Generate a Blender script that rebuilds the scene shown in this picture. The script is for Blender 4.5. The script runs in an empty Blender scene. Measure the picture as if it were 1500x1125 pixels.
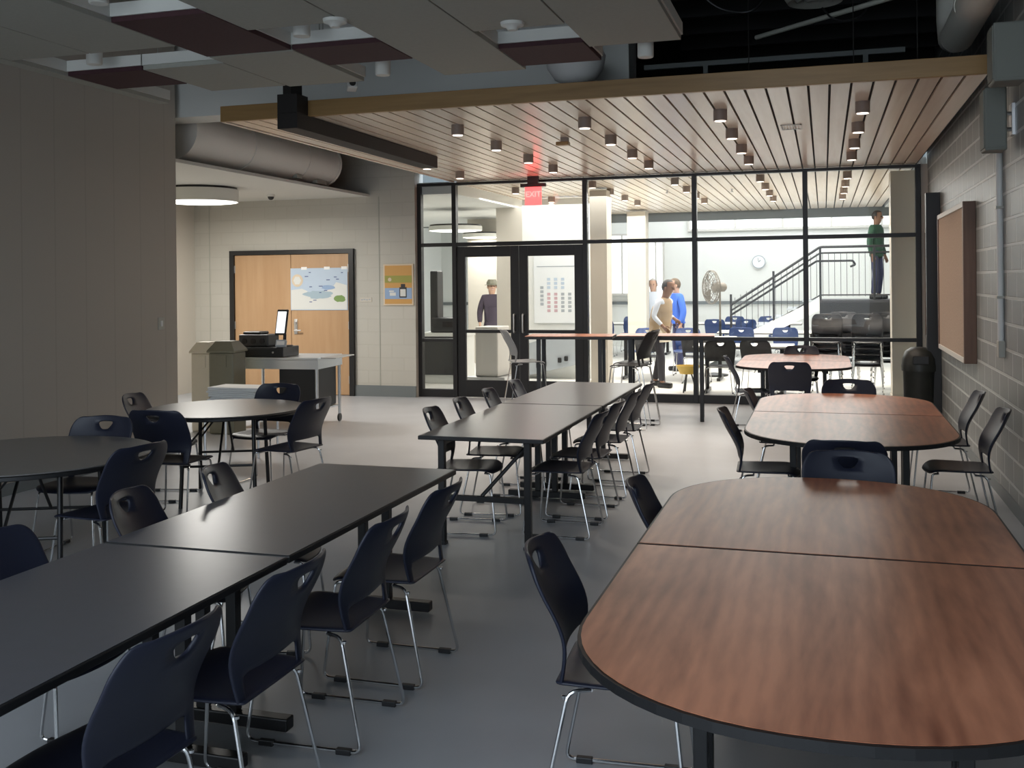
import bpy, bmesh, math, random
from mathutils import Vector, Matrix
random.seed(7)
PI = math.pi
SC = bpy.context.scene
COL = SC.collection

# ------------------------------------------------------------------ materials
def new_mat(name):
    m = bpy.data.materials.new(name); m.use_nodes = True
    nt = m.node_tree
    return m, nt, nt.nodes['Principled BSDF']

def mat(name, col, rough=.5, metal=0., spec=.5, noise=0., nscale=8., bump=0., emit=None, estr=0.):
    m, nt, b = new_mat(name)
    b.inputs['Base Color'].default_value = (*col, 1)
    b.inputs['Roughness'].default_value = rough
    b.inputs['Metallic'].default_value = metal
    b.inputs['Specular IOR Level'].default_value = spec
    if emit:
        b.inputs['Emission Color'].default_value = (*emit, 1)
        b.inputs['Emission Strength'].default_value = estr
    if noise or bump:
        tc = nt.nodes.new('ShaderNodeTexCoord'); n = nt.nodes.new('ShaderNodeTexNoise')
        n.inputs['Scale'].default_value = nscale; n.inputs['Detail'].default_value = 4
        nt.links.new(tc.outputs['Object'], n.inputs['Vector'])
        if noise:
            r = nt.nodes.new('ShaderNodeValToRGB')
            r.color_ramp.elements[0].position = .3; r.color_ramp.elements[1].position = .7
            r.color_ramp.elements[0].color = (*[c*(1-noise) for c in col], 1)
            r.color_ramp.elements[1].color = (*[min(1, c*(1+noise)) for c in col], 1)
            nt.links.new(n.outputs['Fac'], r.inputs['Fac'])
            nt.links.new(r.outputs['Color'], b.inputs['Base Color'])
        if bump:
            bp = nt.nodes.new('ShaderNodeBump'); bp.inputs['Strength'].default_value = bump
            bp.inputs['Distance'].default_value = .01
            nt.links.new(n.outputs['Fac'], bp.inputs['Height'])
            nt.links.new(bp.outputs['Normal'], b.inputs['Normal'])
    return m

def wood(name, c1, c2, rough=.35, axis='y', scale=3., stretch=.08, spec=.5, wave=0.):
    m, nt, b = new_mat(name)
    b.inputs['Roughness'].default_value = rough
    b.inputs['Specular IOR Level'].default_value = spec
    tc = nt.nodes.new('ShaderNodeTexCoord'); mp = nt.nodes.new('ShaderNodeMapping')
    s = {'x': (stretch, 1, 1), 'y': (1, stretch, 1), 'z': (1, 1, stretch)}[axis]
    mp.inputs['Scale'].default_value = s
    n1 = nt.nodes.new('ShaderNodeTexNoise'); n1.inputs['Scale'].default_value = scale*2.2
    n1.inputs['Detail'].default_value = 6; n1.inputs['Distortion'].default_value = 1.2
    n2 = nt.nodes.new('ShaderNodeTexNoise'); n2.inputs['Scale'].default_value = scale*11
    n2.inputs['Detail'].default_value = 3
    mx = nt.nodes.new('ShaderNodeMath'); mx.operation = 'MULTIPLY_ADD'
    mx.inputs[1].default_value = .45
    r = nt.nodes.new('ShaderNodeValToRGB')
    r.color_ramp.elements[0].position = .45; r.color_ramp.elements[1].position = 1.0 if wave else .9
    r.color_ramp.elements[0].color = (*c1, 1); r.color_ramp.elements[1].color = (*c2, 1)
    L = nt.links
    L.new(tc.outputs['Object'], mp.inputs['Vector'])
    L.new(mp.outputs['Vector'], n1.inputs['Vector']); L.new(mp.outputs['Vector'], n2.inputs['Vector'])
    L.new(n2.outputs['Fac'], mx.inputs[0]); L.new(n1.outputs['Fac'], mx.inputs[2])
    out = mx.outputs[0]
    if wave:
        wv = nt.nodes.new('ShaderNodeTexWave'); wv.wave_type = 'BANDS'; wv.bands_direction = 'X'
        wv.inputs['Scale'].default_value = 5.5; wv.inputs['Distortion'].default_value = 7.; wv.inputs['Detail'].default_value = 3.
        wv.inputs['Detail Scale'].default_value = 1.1; wv.inputs['Detail Roughness'].default_value = .55
        L.new(mp.outputs['Vector'], wv.inputs['Vector'])
        m2 = nt.nodes.new('ShaderNodeMath'); m2.operation = 'MULTIPLY_ADD'; m2.inputs[1].default_value = wave
        L.new(wv.outputs['Fac'], m2.inputs[0]); L.new(mx.outputs[0], m2.inputs[2]); out = m2.outputs[0]
    L.new(out, r.inputs['Fac']); L.new(r.outputs['Color'], b.inputs['Base Color'])
    return m

def block(name, col, mortar, plane, rough=.6, bw=.4, rh=.2, msize=.012, bump=.5, tint=.04, offset=.5):
    """painted concrete block: brick pattern laid out on the wall's own plane"""
    m, nt, b = new_mat(name)
    b.inputs['Roughness'].default_value = rough
    L = nt.links
    tc = nt.nodes.new('ShaderNodeTexCoord'); sp = nt.nodes.new('ShaderNodeSeparateXYZ'); cb = nt.nodes.new('ShaderNodeCombineXYZ')
    L.new(tc.outputs['Object'], sp.inputs[0])
    L.new(sp.outputs['Y' if plane == 'x' else 'X'], cb.inputs['X']); L.new(sp.outputs['Z'], cb.inputs['Y'])
    br = nt.nodes.new('ShaderNodeTexBrick')
    br.offset = offset
    br.inputs['Scale'].default_value = 1; br.inputs['Brick Width'].default_value = bw
    br.inputs['Row Height'].default_value = rh; br.inputs['Mortar Size'].default_value = msize
    br.inputs['Mortar Smooth'].default_value = .3
    br.inputs['Color1'].default_value = (*[c*(1-tint) for c in col], 1)
    br.inputs['Color2'].default_value = (*[c*(1+tint) for c in col], 1)
    br.inputs['Mortar'].default_value = (*mortar, 1)
    L.new(cb.outputs[0], br.inputs['Vector']); L.new(br.outputs['Color'], b.inputs['Base Color'])
    bp = nt.nodes.new('ShaderNodeBump'); bp.inputs['Strength'].default_value = bump; bp.inputs['Distance'].default_value = .006
    bp.invert = True
    L.new(br.outputs['Fac'], bp.inputs['Height']); L.new(bp.outputs['Normal'], b.inputs['Normal'])
    return m

def glass_mat(name, tint=(.965, .975, .97), ior=1.5, k=1.0):
    m = bpy.data.materials.new(name); m.use_nodes = True; nt = m.node_tree
    for n in list(nt.nodes): nt.nodes.remove(n)
    o = nt.nodes.new('ShaderNodeOutputMaterial'); mx = nt.nodes.new('ShaderNodeMixShader')
    t = nt.nodes.new('ShaderNodeBsdfTransparent'); g = nt.nodes.new('ShaderNodeBsdfGlossy'); f = nt.nodes.new('ShaderNodeFresnel')
    t.inputs['Color'].default_value = (*tint, 1); g.inputs['Roughness'].default_value = .01; f.inputs['IOR'].default_value = ior
    nt.links.new(f.outputs[0], mx.inputs[0]); nt.links.new(t.outputs[0], mx.inputs[1]); nt.links.new(g.outputs[0], mx.inputs[2])
    nt.links.new(mx.outputs[0], o.inputs['Surface'])
    return m

def glow(name, col, s):
    return mat(name, (.8, .8, .8), emit=col, estr=s)

M = dict(
    floor=mat('vinyl_floor', (.40, .415, .44), .40, noise=.05, nscale=2.2, spec=.5),
    cafe_floor=mat('cafeteria_floor', (.74, .74, .71), .4, noise=.05, nscale=2),
    wall_l=block('cream_block', (.42, .385, .335), (.385, .352, .305), 'x', rough=.6, rh=9., msize=.010, bump=.12, tint=.0, offset=0.),
    wall_b=block('beige_block', (.53, .51, .455), (.50, .48, .425), 'y', rough=.6, msize=.008, bump=.2, tint=.015),
    wall_r=block('grey_block', (.225, .235, .23), (.46, .48, .465), 'x', rough=.42, msize=.014, bump=.6, tint=.03),
    white=mat('white_paint', (.78, .79, .77), .6),
    cafe_white=mat('cafeteria_white', (.80, .81, .78), .6),
    tanwall=mat('tan_paint', (.60, .56, .49), .6),
    soffit=mat('soffit_white', (.70, .70, .66), .7),
    cloud=mat('acoustic_panel', (.40, .40, .355), .85, noise=.03, nscale=30),
    cloud_edge=mat('panel_edge', (.78, .78, .73), .7),
    red=mat('maroon_panel', (.060, .022, .027), .8, noise=.1, nscale=40),
    deck=mat('black_deck', (.012, .012, .012), .8),
    pipe=mat('grey_pipe', (.42, .42, .37), .5),
    dimpipe=mat('dim_channel', (.10, .11, .105), .6), palepipe=mat('pale_insulation', (.74, .72, .64), .6),
    duct=mat('white_duct', (.78, .76, .72), .5),
    fascia=wood('fascia_wood', (.28, .16, .055), (.40, .235, .09), .4, 'x', 3),
    slat=wood('maple_slat', (.80, .66, .53), (.90, .78, .65), .26, 'y', 2.5, .05, spec=.6),
    black=mat('black_metal', (.012, .012, .013), .38),
    steelbeam=mat('dark_steel', (.022, .019, .018), .6, spec=.3),
    blackp=mat('black_plastic', (.018, .018, .019), .4),
    chrome=mat('chrome', (.72, .72, .72), .18, metal=1),
    alu=mat('brushed_metal', (.62, .62, .62), .35, metal=1),
    stainless=mat('stainless', (.72, .75, .78), .34, metal=1),
    navy=mat('navy_shell', (.014, .017, .034), .42, spec=.45),
    blackshell=mat('black_shell', (.016, .016, .019), .42, spec=.45),
    blueshell=mat('blue_shell', (.015, .042, .15), .45),
    greyshell=mat('grey_shell', (.25, .26, .27), .4),
    cherry=wood('cherry_laminate', (.20, .062, .034), (.58, .235, .132), .30, 'y', 2.4, .16, spec=.34, wave=.11),
    cherry_far=wood('cherry_laminate_polished', (.20, .062, .034), (.58, .235, .132), .30, 'y', 2.4, .16, spec=.68, wave=.08),
    greytop=mat('grey_laminate', (.088, .088, .100), .28, spec=.5, noise=.04, nscale=20),
    roundtop=mat('round_laminate', (.16, .155, .15), .28, spec=.55, noise=.04, nscale=20),
    whitetop=mat('white_laminate', (.78, .77, .74), .4),
    edge=mat('black_edge', (.010, .010, .011), .45),
    door=wood('maple_door', (.46, .275, .14), (.53, .335, .185), .45, 'z', 1.6, .1),
    cork=mat('cork', (.42, .31, .235), .9, noise=.12, nscale=60),
    corkframe=wood('board_frame', (.115, .062, .040), (.16, .09, .06), .45, 'z', 4),
    lightframe=mat('light_trim', (.62, .60, .56), .5),
    trash=mat('trash_black', (.016, .018, .016), .45, noise=.2, nscale=12),
    speaker=mat('speaker_grey', (.20, .21, .185), .6),
    bin1=mat('bin_beige', (.66, .62, .52), .5),
    bin2=mat('bin_olive', (.17, .165, .12), .45),
    paper=mat('paper_white', (.90, .90, .88), .7),
    screen=glow('screen_glow', (.9, .95, 1), 1.1),
    drum=glow('drum_glow', (1, .97, .9), 3.2),
    lens=glow('lamp_glow', (1, .86, .74), 2.6),
    lampbody=mat('lamp_body', (.30, .24, .21), .45),
    daylight=glow('daylight', (.93, .97, 1), 1.35),
    panel_glow=glow('panel_glow', (.97, .99, 1), 1.4),
    exit=glow('exit_red', (1, .035, .045), 1.3),
    exit_txt=glow('exit_letters', (1, .35, .30), 1.3),
    green=mat('green_jacket', (.012, .060, .028), .8),
    blue=mat('blue_jacket', (.03, .12, .55), .7),
    tan=mat('tan_vest', (.40, .30, .19), .8),
    shirt=mat('pale_shirt', (.60, .66, .76), .8),
    cream=mat('cream_cloth', (.70, .64, .52), .8),
    pants=mat('dark_trousers', (.030, .027, .035), .8),
    navyp=mat('navy_trousers', (.04, .045, .11), .8),
    olivep=mat('olive_trousers', (.10, .10, .055), .8),
    coat=mat('plum_coat', (.045, .034, .052), .85),
    skin1=mat('skin_brown', (.24, .125, .075), .55),
    skin2=mat('skin_light', (.50, .31, .22), .55),
    hair=mat('dark_hair', (.018, .013, .010), .6),
    hairb=mat('brown_hair', (.085, .055, .030), .6),
    hairg=mat('grey_hair', (.45, .44, .42), .6),
    fan=mat('fan_metal', (.15, .135, .11), .45),
    glass=glass_mat('pane_glass', ior=1.26),
    basegrey=mat('base_grey', (.17, .19, .195), .5),
    boardw=mat('whiteboard', (.83, .86, .88), .4),
    p_blue=mat('print_blue', (.30, .42, .62), .6), p_lblue=mat('print_pale_blue', (.50, .60, .72), .6),
    p_white=mat('print_white', (.72, .73, .70), .6), p_green=mat('print_green', (.20, .32, .10), .6),
    p_olive=mat('print_olive', (.34, .33, .075), .6), p_orange=mat('print_orange', (.62, .34, .10), .6),
    p_navy=mat('print_navy', (.07, .10, .28), .6), p_tan=mat('print_tan', (.70, .58, .43), .6),
    p_teal=mat('print_teal', (.38, .49, .56), .6), p_dark=mat('print_dark', (.03, .03, .035), .6),
    p_pink=mat('print_pink', (.60, .42, .46), .6), p_grey=mat('print_grey', (.40, .44, .48), .6),
    yellow=mat('yellow_plastic', (.62, .42, .08), .5),
    dome=mat('dome_white', (.85, .83, .80), .5),
)

# ------------------------------------------------------------------ mesh helpers
def BM(): return bmesh.new()

def box(bm, c, s, rz=0., bev=0., rot=None):
    r = bmesh.ops.create_cube(bm, size=1)
    vs = r['verts']
    bmesh.ops.scale(bm, verts=vs, vec=s)
    if bev:
        es = list({e for v in vs for e in v.link_edges})
        g = bmesh.ops.bevel(bm, geom=es, offset=bev, segments=2, profile=.5, affect='EDGES')
        vs = list({v for f in g['faces'] for v in f.verts} | {v for v in vs if v.is_valid})
    if rot is not None: bmesh.ops.rotate(bm, verts=vs, cent=(0, 0, 0), matrix=rot)
    if rz: bmesh.ops.rotate(bm, verts=vs, cent=(0, 0, 0), matrix=Matrix.Rotation(rz, 3, 'Z'))
    bmesh.ops.translate(bm, verts=vs, vec=c)

def bx(bm, x0, x1, y0, y1, z0, z1, bev=0.):
    box(bm, ((x0+x1)/2, (y0+y1)/2, (z0+z1)/2), (abs(x1-x0), abs(y1-y0), abs(z1-z0)), bev=bev)

def tube(bm, pts, r, n=8, closed=False):
    P = [Vector(p) for p in pts]; k = len(P); rings = []
    up = Vector((0, 0, 1))
    d0 = (P[1]-P[0]).normalized()
    a = d0.cross(up)
    if a.length < 1e-3: a = d0.cross(Vector((1, 0, 0)))
    a.normalize()
    for i in range(k):
        if closed: d = (P[(i+1) % k]-P[i-1]).normalized()
        else: d = (P[min(i+1, k-1)]-P[max(i-1, 0)]).normalized()
        a = (a - d*a.dot(d))
        if a.length < 1e-5: a = d.orthogonal()
        a.normalize(); b = d.cross(a)
        rr = r[i] if isinstance(r, (list, tuple)) else r
        rings.append([bm.verts.new(P[i]+(a*math.cos(2*PI*j/n)+b*math.sin(2*PI*j/n))*rr) for j in range(n)])
    m = k if closed else k-1
    for i in range(m):
        A, B = rings[i], rings[(i+1) % k]
        for j in range(n): bm.faces.new((A[j], A[(j+1) % n], B[(j+1) % n], B[j]))
    if not closed:
        bm.faces.new(rings[0][::-1]); bm.faces.new(rings[-1])

def lathe(bm, prof, n=24, c=(0, 0, 0)):
    rings = []
    for (r, z) in prof:
        if r < 1e-6: rings.append([bm.verts.new((c[0], c[1], c[2]+z))])
        else: rings.append([bm.verts.new((c[0]+r*math.cos(2*PI*j/n), c[1]+r*math.sin(2*PI*j/n), c[2]+z)) for j in range(n)])
    for A, B in zip(rings, rings[1:]):
        for j in range(n):
            q = [A[j % len(A)], A[(j+1) % len(A)], B[(j+1) % len(B)], B[j % len(B)]]
            q = list(dict.fromkeys(q))
            if len(q) > 2:
                try: bm.faces.new(q)
                except ValueError: pass
    if len(rings[0]) > 1: bm.faces.new(rings[0][::-1])
    if len(rings[-1]) > 1: bm.faces.new(rings[-1])

def prism(bm, pts, z0, z1):
    a = [bm.verts.new((x, y, z0)) for x, y in pts]; b = [bm.verts.new((x, y, z1)) for x, y in pts]
    n = len(pts)
    bm.faces.new(a[::-1]); bm.faces.new(b)
    for i in range(n): bm.faces.new((a[i], a[(i+1) % n], b[(i+1) % n], b[i]))

def arc(pts, r, seg=4):
    """round the corners of a polyline"""
    P = [Vector(p) for p in pts]; out = [P[0]]
    for i in range(1, len(P)-1):
        d1 = (P[i-1]-P[i]); d2 = (P[i+1]-P[i])
        t = min(r, d1.length*.45, d2.length*.45)
        p1 = P[i]+d1.normalized()*t; p2 = P[i]+d2.normalized()*t
        for k in range(seg+1):
            u = k/seg
            out.append(p1*(1-u)**2+P[i]*2*u*(1-u)+p2*u*u)
    out.append(P[-1]); return out

def obj(name, bm, m, parent=None, smooth=False, label=None, kind=None, loc=None, rz=0.):
    bmesh.ops.recalc_face_normals(bm, faces=bm.faces)
    me = bpy.data.meshes.new(name); bm.to_mesh(me); bm.free()
    if smooth:
        for p in me.polygons: p.use_smooth = True
        try: me.set_sharp_from_angle(angle=math.radians(42))
        except Exception: pass
    me.materials.append(m)
    o = bpy.data.objects.new(name, me); COL.objects.link(o)
    if parent is not None: o.parent = parent
    if loc is not None: o.location = loc
    if rz: o.rotation_euler.z = rz
    if label: o['label'] = label
    if kind: o['kind'] = kind
    return o

def tag(o, label, cat, group=None, kind=None):
    o['label'] = label; o['category'] = cat
    if group: o['group'] = group
    if kind: o['kind'] = kind
    return o

def thing(name, label, cat, loc=(0, 0, 0), rz=0., group=None):
    o = bpy.data.objects.new(name, None); COL.objects.link(o)
    o.empty_display_size = .1
    o.location = loc; o.rotation_euler = (0, 0, rz)
    return tag(o, label, cat, group)

def struct(name, bm, m, label=None, parent=None, smooth=False):
    o = obj(name, bm, m, parent, smooth)
    if parent is None:
        o['kind'] = 'structure'
        if label: o['label'] = label
        o['category'] = name.split('_')[0]
    return o

def dup(root, loc, rz, label, group=None, scale=None):
    r = root.copy(); COL.objects.link(r); r.location = loc; r.rotation_euler = (0, 0, rz)
    r['label'] = label
    if group: r['group'] = group
    if scale: r.scale = scale
    for ch in list(root.children):
        c = ch.copy(); COL.objects.link(c); c.parent = r
        for g in ch.children:
            d = g.copy(); COL.objects.link(d); d.parent = c
    return r

def bake(o):
    dg = bpy.context.evaluated_depsgraph_get()
    me = bpy.data.meshes.new_from_object(o.evaluated_get(dg), depsgraph=dg)
    o.modifiers.clear(); o.data = me
    for p in me.polygons: p.use_smooth = True
    return o

# ------------------------------------------------------------------ camera
CAM = bpy.data.cameras.new('camera'); cam = bpy.data.objects.new('camera', CAM); COL.objects.link(cam)
yaw, roll = .2958, -.0100
cy, sy, cr, sr = math.cos(yaw), math.sin(yaw), math.cos(roll), math.sin(roll)
Bm = Matrix(((1, 0, 0), (0, 0, -1), (0, 1, 0)))
Ym = Matrix(((cy, sy, 0), (-sy, cy, 0), (0, 0, 1)))
Rm = Matrix(((cr, -sr, 0), (sr, cr, 0), (0, 0, 1)))
W = Rm @ Bm @ Ym
mw = Matrix((W[0], -W[1], -W[2])).transposed().to_4x4(); mw.translation = (0, 0, 1.76)
cam.matrix_world = mw
CAM.sensor_width = 36; CAM.lens = 36; CAM.shift_y = -.1; CAM.clip_start = .05; CAM.clip_end = 100
SC.camera = cam

# ------------------------------------------------------------------ setting
XR, XL, YP, ZC, ZD = 1.34, -6.6, 14.75, 3.28, 4.9
b = BM(); bx(b, -9.9, XR+.2, -4, YP, -.1, 0); struct('floor', b, M['floor'], 'grey vinyl floor of the lounge')
b = BM(); bx(b, -10.5, 4, YP, 29, -.1, -.0); struct('floor_cafeteria', b, M['cafe_floor'], 'pale floor beyond the glass partition')
b = BM(); bx(b, XL-.25, XL, -4, 9.4, 0, ZD); struct('wall_left', b, M['wall_l'], 'cream painted block wall')
b = BM(); bx(b, XR, XR+.2, -4, YP, 0, ZD); struct('wall_right', b, M['wall_r'], 'grey painted block wall')
b = BM(); bx(b, -9.9, -9.22, 14.6, 14.8, 0, ZD); bx(b, -7.02, -6.0, 14.6, 14.8, 0, ZD); bx(b, -9.22, -7.02, 14.6, 14.8, 2.30, ZD)
struct('wall_back', b, M['wall_b'], 'beige block wall around the wooden double doors')
b = BM(); bx(b, -10.1, -9.9, 9.2, 14.8, 0, ZD); bx(b, -9.9, XL-.25, 9.2, 9.4, 0, ZD); struct('wall_niche', b, M['tanwall'], 'alcove side wall')
b = BM(); bx(b, -10.1, XR+.2, .6, YP, ZD, ZD+.15); struct('ceiling', b, M['deck'], 'black exposed ceiling deck')  # starts past the camera; added opening overhead lets sky in as fill light
b = BM()
for i in range(16): bx(b, -1.6, XR, 3.2+i*.75, 3.28+i*.75, ZD-.42, ZD-.02)
struct('ceiling_joists', b, M['deck'], 'dark exposed joists under the deck')
b = BM(); bx(b, -9.9, -6.75, 9.4, 14.6, 3.10, 3.14); struct('ceiling_niche', b, M['soffit'], 'white dropped ceiling of the alcove')
b = BM(); bx(b, -7.05, -6.0, 14.575, 14.6, 0, .17); struct('baseboard_back', b, M['basegrey'])
b = BM(); bx(b, XR-.012, XR, -4, YP, 0, .1); struct('baseboard_right', b, M['basegrey'])
b = BM(); bx(b, XL, XL+.012, -4, 9.4, 0, .1); struct('baseboard_left', b, M['basegrey'])
b = BM(); bx(b, -5.6, -1.73, 9.5, 9.9, 3.43, ZD); bx(b, -9.6, -5.6, 9.5, 9.9, 3.56, ZD)
struct('ceiling_bulkhead', b, M['soffit'], 'pale boxed bulkhead above the wood canopy')
b = BM()
for x in (-9.62, -6.60): bx(b, x-.008, x+.008, 14.594, 14.6, 0, 3.1)
struct('trim_5', b, M['pipe'], 'thin vertical control joints in the back wall')
# header wall over the partition, above the canopy
b = BM(); bx(b, -6.0, XR+.2, YP, YP+.12, 3.46, ZD+.1); struct('wall_header', b, M['deck'])
b = BM(); bx(b, 1.25, XR, YP-.03, YP+.05, 0, 3.28); struct('trim_1', b, M['tanwall'], 'narrow painted filler beside the glass partition')

# cafeteria shell
b = BM(); bx(b, -10.5, 4, 27, 27.2, 0, 5.5); struct('wall_far', b, M['cafe_white'], 'bright white far wall of the cafeteria')
b = BM(); bx(b, 3.0, 3.2, YP, 27, 0, 5.5); bx(b, XR, 3.0, YP+.05, YP+.2, 0, 5.5); struct('wall_cafeteria_right', b, M['cafe_white'])
b = BM(); bx(b, -10.5, -10.3, YP, 27, 0, 5.5); bx(b, -10.3, -6.0, YP+.05, YP+.2, 0, 5.5); struct('wall_cafeteria_left', b, M['cafe_white'])
b = BM(); bx(b, -10.5, 3.2, 23.4, 27.2, 5.4, 5.5); struct('ceiling_atrium', b, M['cafe_white'])
b = BM(); bx(b, -10.5, -5.42, YP, 23.4, 3.12, 3.3); bx(b, 1.26, 3.2, YP+.2, 23.4, 3.28, 3.4); struct('ceiling_cafeteria', b, M['white'], 'white cafeteria ceiling')
b = BM(); bx(b, -10.5, 3.2, 23.4, 23.55, 3.10, 5.4); struct('trim_2', b, M['basegrey'], 'grey edge band at the end of the slatted ceiling')
b = BM(); bx(b, -5.28, -4.02, 18, 18.2, 0, 3.26); struct('wall_servery', b, M['cafe_white'], 'white servery wall with the menu board')
b = BM(); bx(b, -5.78, -5.28, 18, 18.3, 0, 3.12); bx(b, -7.4, -5.78, 21.0, 21.2, 0, 3.12)
struct('wall_corridor', b, M['tanwall'], 'tan wall and pier in the corridor')
def column(name, x0, x1, y0, y1, z1, label):
    b = BM(); bx(b, x0, x1, y0, y1, 0, z1); bx(b, x0-.012, x1+.012, y0-.012, y1+.012, 0, .12)
    struct(name, b, M['tanwall'], label)
column('column_1', .90, 1.30, 15.2, 15.6, ZC-.03, 'tan pier just behind the glass by the block wall')
column('column_2', -3.68, -3.40, 16.5, 16.9, ZC-.03, 'tan column behind the glass beside the servery wall')
column('column_3', -4.08, -3.68, 22.0, 22.4, ZC-.03, 'grey column between the bright windows')
b = BM(); bx(b, -10.3, 3.0, 26.96, 27, 1.12, 1.2); struct('trim_3', b, M['basegrey'], 'dark chair rail along the far wall')
for i, (x0, x1, z1) in enumerate(((-5.42, -4.86, 2.95), (-4.42, -4.06, 2.75), (-7.2, -6.3, 2.9))):
    w = BM(); y = 26.9
    bx(w, x0-.05, x0, y, 27, 1.40, z1+.05); bx(w, x1, x1+.05, y, 27, 1.40, z1+.05); bx(w, x0, x1, y, 27, z1, z1+.05); bx(w, x0-.05, x1+.05, y-.06, 27, 1.36, 1.42)
    bx(w, (x0+x1)/2-.02, (x0+x1)/2+.02, y+.02, y+.06, 1.42, z1)
    o = struct('window_%d' % (i+1), w, M['lightframe'], 'bright window in the far cafeteria wall')
    p = BM(); bx(p, x0, x1, 26.965, 26.985, 1.42, z1); obj('pane', p, M['daylight'], o)
# bright clerestory over the stair end of the atrium
w = BM(); bx(w, -3.4, 2.6, 26.93, 27, 3.02, 3.08); bx(w, -3.4, 2.6, 26.93, 27, 4.95, 5.0)
for i in range(6): bx(w, -3.4+i*1.188, -3.34+i*1.188, 26.93, 27, 3.08, 4.95)
o = struct('window_4', w, M['lightframe'], 'long bright clerestory window above the stair')
p = BM(); bx(p, -3.34, 2.54, 26.965, 26.985, 3.08, 4.95); obj('pane', p, M['daylight'], o)

# glazed partition -------------------------------------------------
pt = BM(); MX = [-5.97, -5.40, -3.355, -1.76, -.24, 1.215]; MW = .034
bx(pt, -6.0, 1.25, YP-.05, YP+.05, 3.24, 3.28)
part = struct('wall_glass', pt, M['black'], 'black framed full height glass partition')
for i, x in enumerate(MX):
    m_ = BM(); bx(m_, x-MW, x+MW, YP-.055, YP+.055, 0, 3.24, .004); obj('mullion', m_, M['black'], part)
def hbar(x0, x1, z, h, nm='transom'):
    m_ = BM(); bx(m_, x0+MW, x1-MW, YP-.05, YP+.05, z-h/2, z+h/2, .004); obj(nm, m_, M['black'], part)
for a, c in zip(MX, MX[1:]):
    if a == -5.40:
        hbar(a, c, 2.335, .06)
        continue
    hbar(a, c, 2.335, .055); hbar(a, c, .92 if a > -4 else .87, .05, 'mid_rail'); hbar(a, c, .06, .12, 'sill')
for a, c in zip(MX, MX[1:]):
    zs = [(2.36, 3.24)] if a == -5.40 else [(.12, .90), (.945, 2.31), (2.36, 3.24)]
    for z0, z1 in zs:
        p = BM(); bx(p, a+MW, c-MW, YP-.003, YP+.003, z0, z1); obj('pane', p, M['glass'], part)
# the pair of glass doors
def glass_door(name, x0, x1, side, label):
    d = BM(); y0, y1 = YP-.03, YP+.03; st = .13
    bx(d, x0, x0+st, y0, y1, .01, 2.30, .004); bx(d, x1-st, x1, y0, y1, .01, 2.30, .004)
    bx(d, x0+st, x1-st, y0, y1, 2.14, 2.30, .004); bx(d, x0+st, x1-st, y0, y1, .01, .27, .004)
    bx(d, x0+st, x1-st, y0, y1, .985, 1.035, .004)
    o = struct(name, d, M['black'], label)
    for z0, z1 in ((.27, .985), (1.035, 2.14)):
        p = BM(); bx(p, x0+st, x1-st, YP-.003, YP+.003, z0, z1); obj('pane', p, M['glass'], o)
    hx = x1-.065 if side > 0 else x0+.065
    h = BM(); tube(h, arc([(hx, y0, 1.0), (hx, y0-.06, 1.0), (hx, y0-.06, 1.27), (hx, y0, 1.27)], .02), .014, 10)
    obj('pull_handle', h, M['alu'], o, True)
    c = BM(); bx(c, x0+.3, x0+.62, y1, y1+.06, 2.16, 2.22, .006); tube(c, [(x0+.5, y1+.05, 2.22), (x0+.62, y1+.14, 2.27), (x0+.82, y1+.03, 2.29)], .01)
    obj('door_closer', c, M['black'], o)
xm = (-5.40-3.355)/2
glass_door('door_1', -5.40+MW+.004, xm-.004, 1, 'black framed glass door leaf on the alcove side')
glass_door('door_2', xm+.004, -3.355-MW-.004, -1, 'black framed glass door leaf showing the menu board')
# wooden double door in the alcove
f = BM(); bx(f, -9.22, -9.14, 14.54, 14.62, 0, 2.30); bx(f, -7.10, -7.02, 14.54, 14.62, 0, 2.30); bx(f, -9.14, -7.10, 14.54, 14.62, 2.23, 2.30)
struct('trim_4', f, M['black'], 'black steel frame of the wooden double doors')
def wood_door(name, x0, x1, label, lever):
    d = BM(); bx(d, x0, x1, 14.57, 14.61, .01, 2.225, .003); o = struct(name, d, M['door'], label)
    if lever:
        h = BM(); hx = x0+.08
        bx(h, hx-.03, hx+.03, 14.555, 14.57, .96, 1.20, .006); tube(h, [(hx, 14.56, 1.02), (hx, 14.51, 1.02), (hx+.12, 14.51, 1.02)], .011)
        obj('lever_handle', h, M['alu'], o, True)
        c = BM(); lathe(c, [(0, 0), (.022, 0), (.022, .02), (0, .02)], 14); bmesh.ops.rotate(c, verts=c.verts, cent=(0, 0, 0), matrix=Matrix.Rotation(PI/2, 3, 'X'))
        bmesh.ops.translate(c, verts=c.verts, vec=(hx, 14.556, 1.14)); obj('lock_cylinder', c, M['alu'], o)
    hg = BM()
    for z in (.25, 1.1, 2.0): bx(hg, (x1 if lever else x0)-.012, (x1 if lever else x0)+.012, 14.558, 14.575, z-.06, z+.06)
    obj('hinge', hg, M['alu'], o)
wood_door('door_3', -9.135, -8.124, 'plain maple door leaf without a poster', False)
wood_door('door_4', -8.116, -7.105, 'maple door leaf with the pale blue poster', True)

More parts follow.
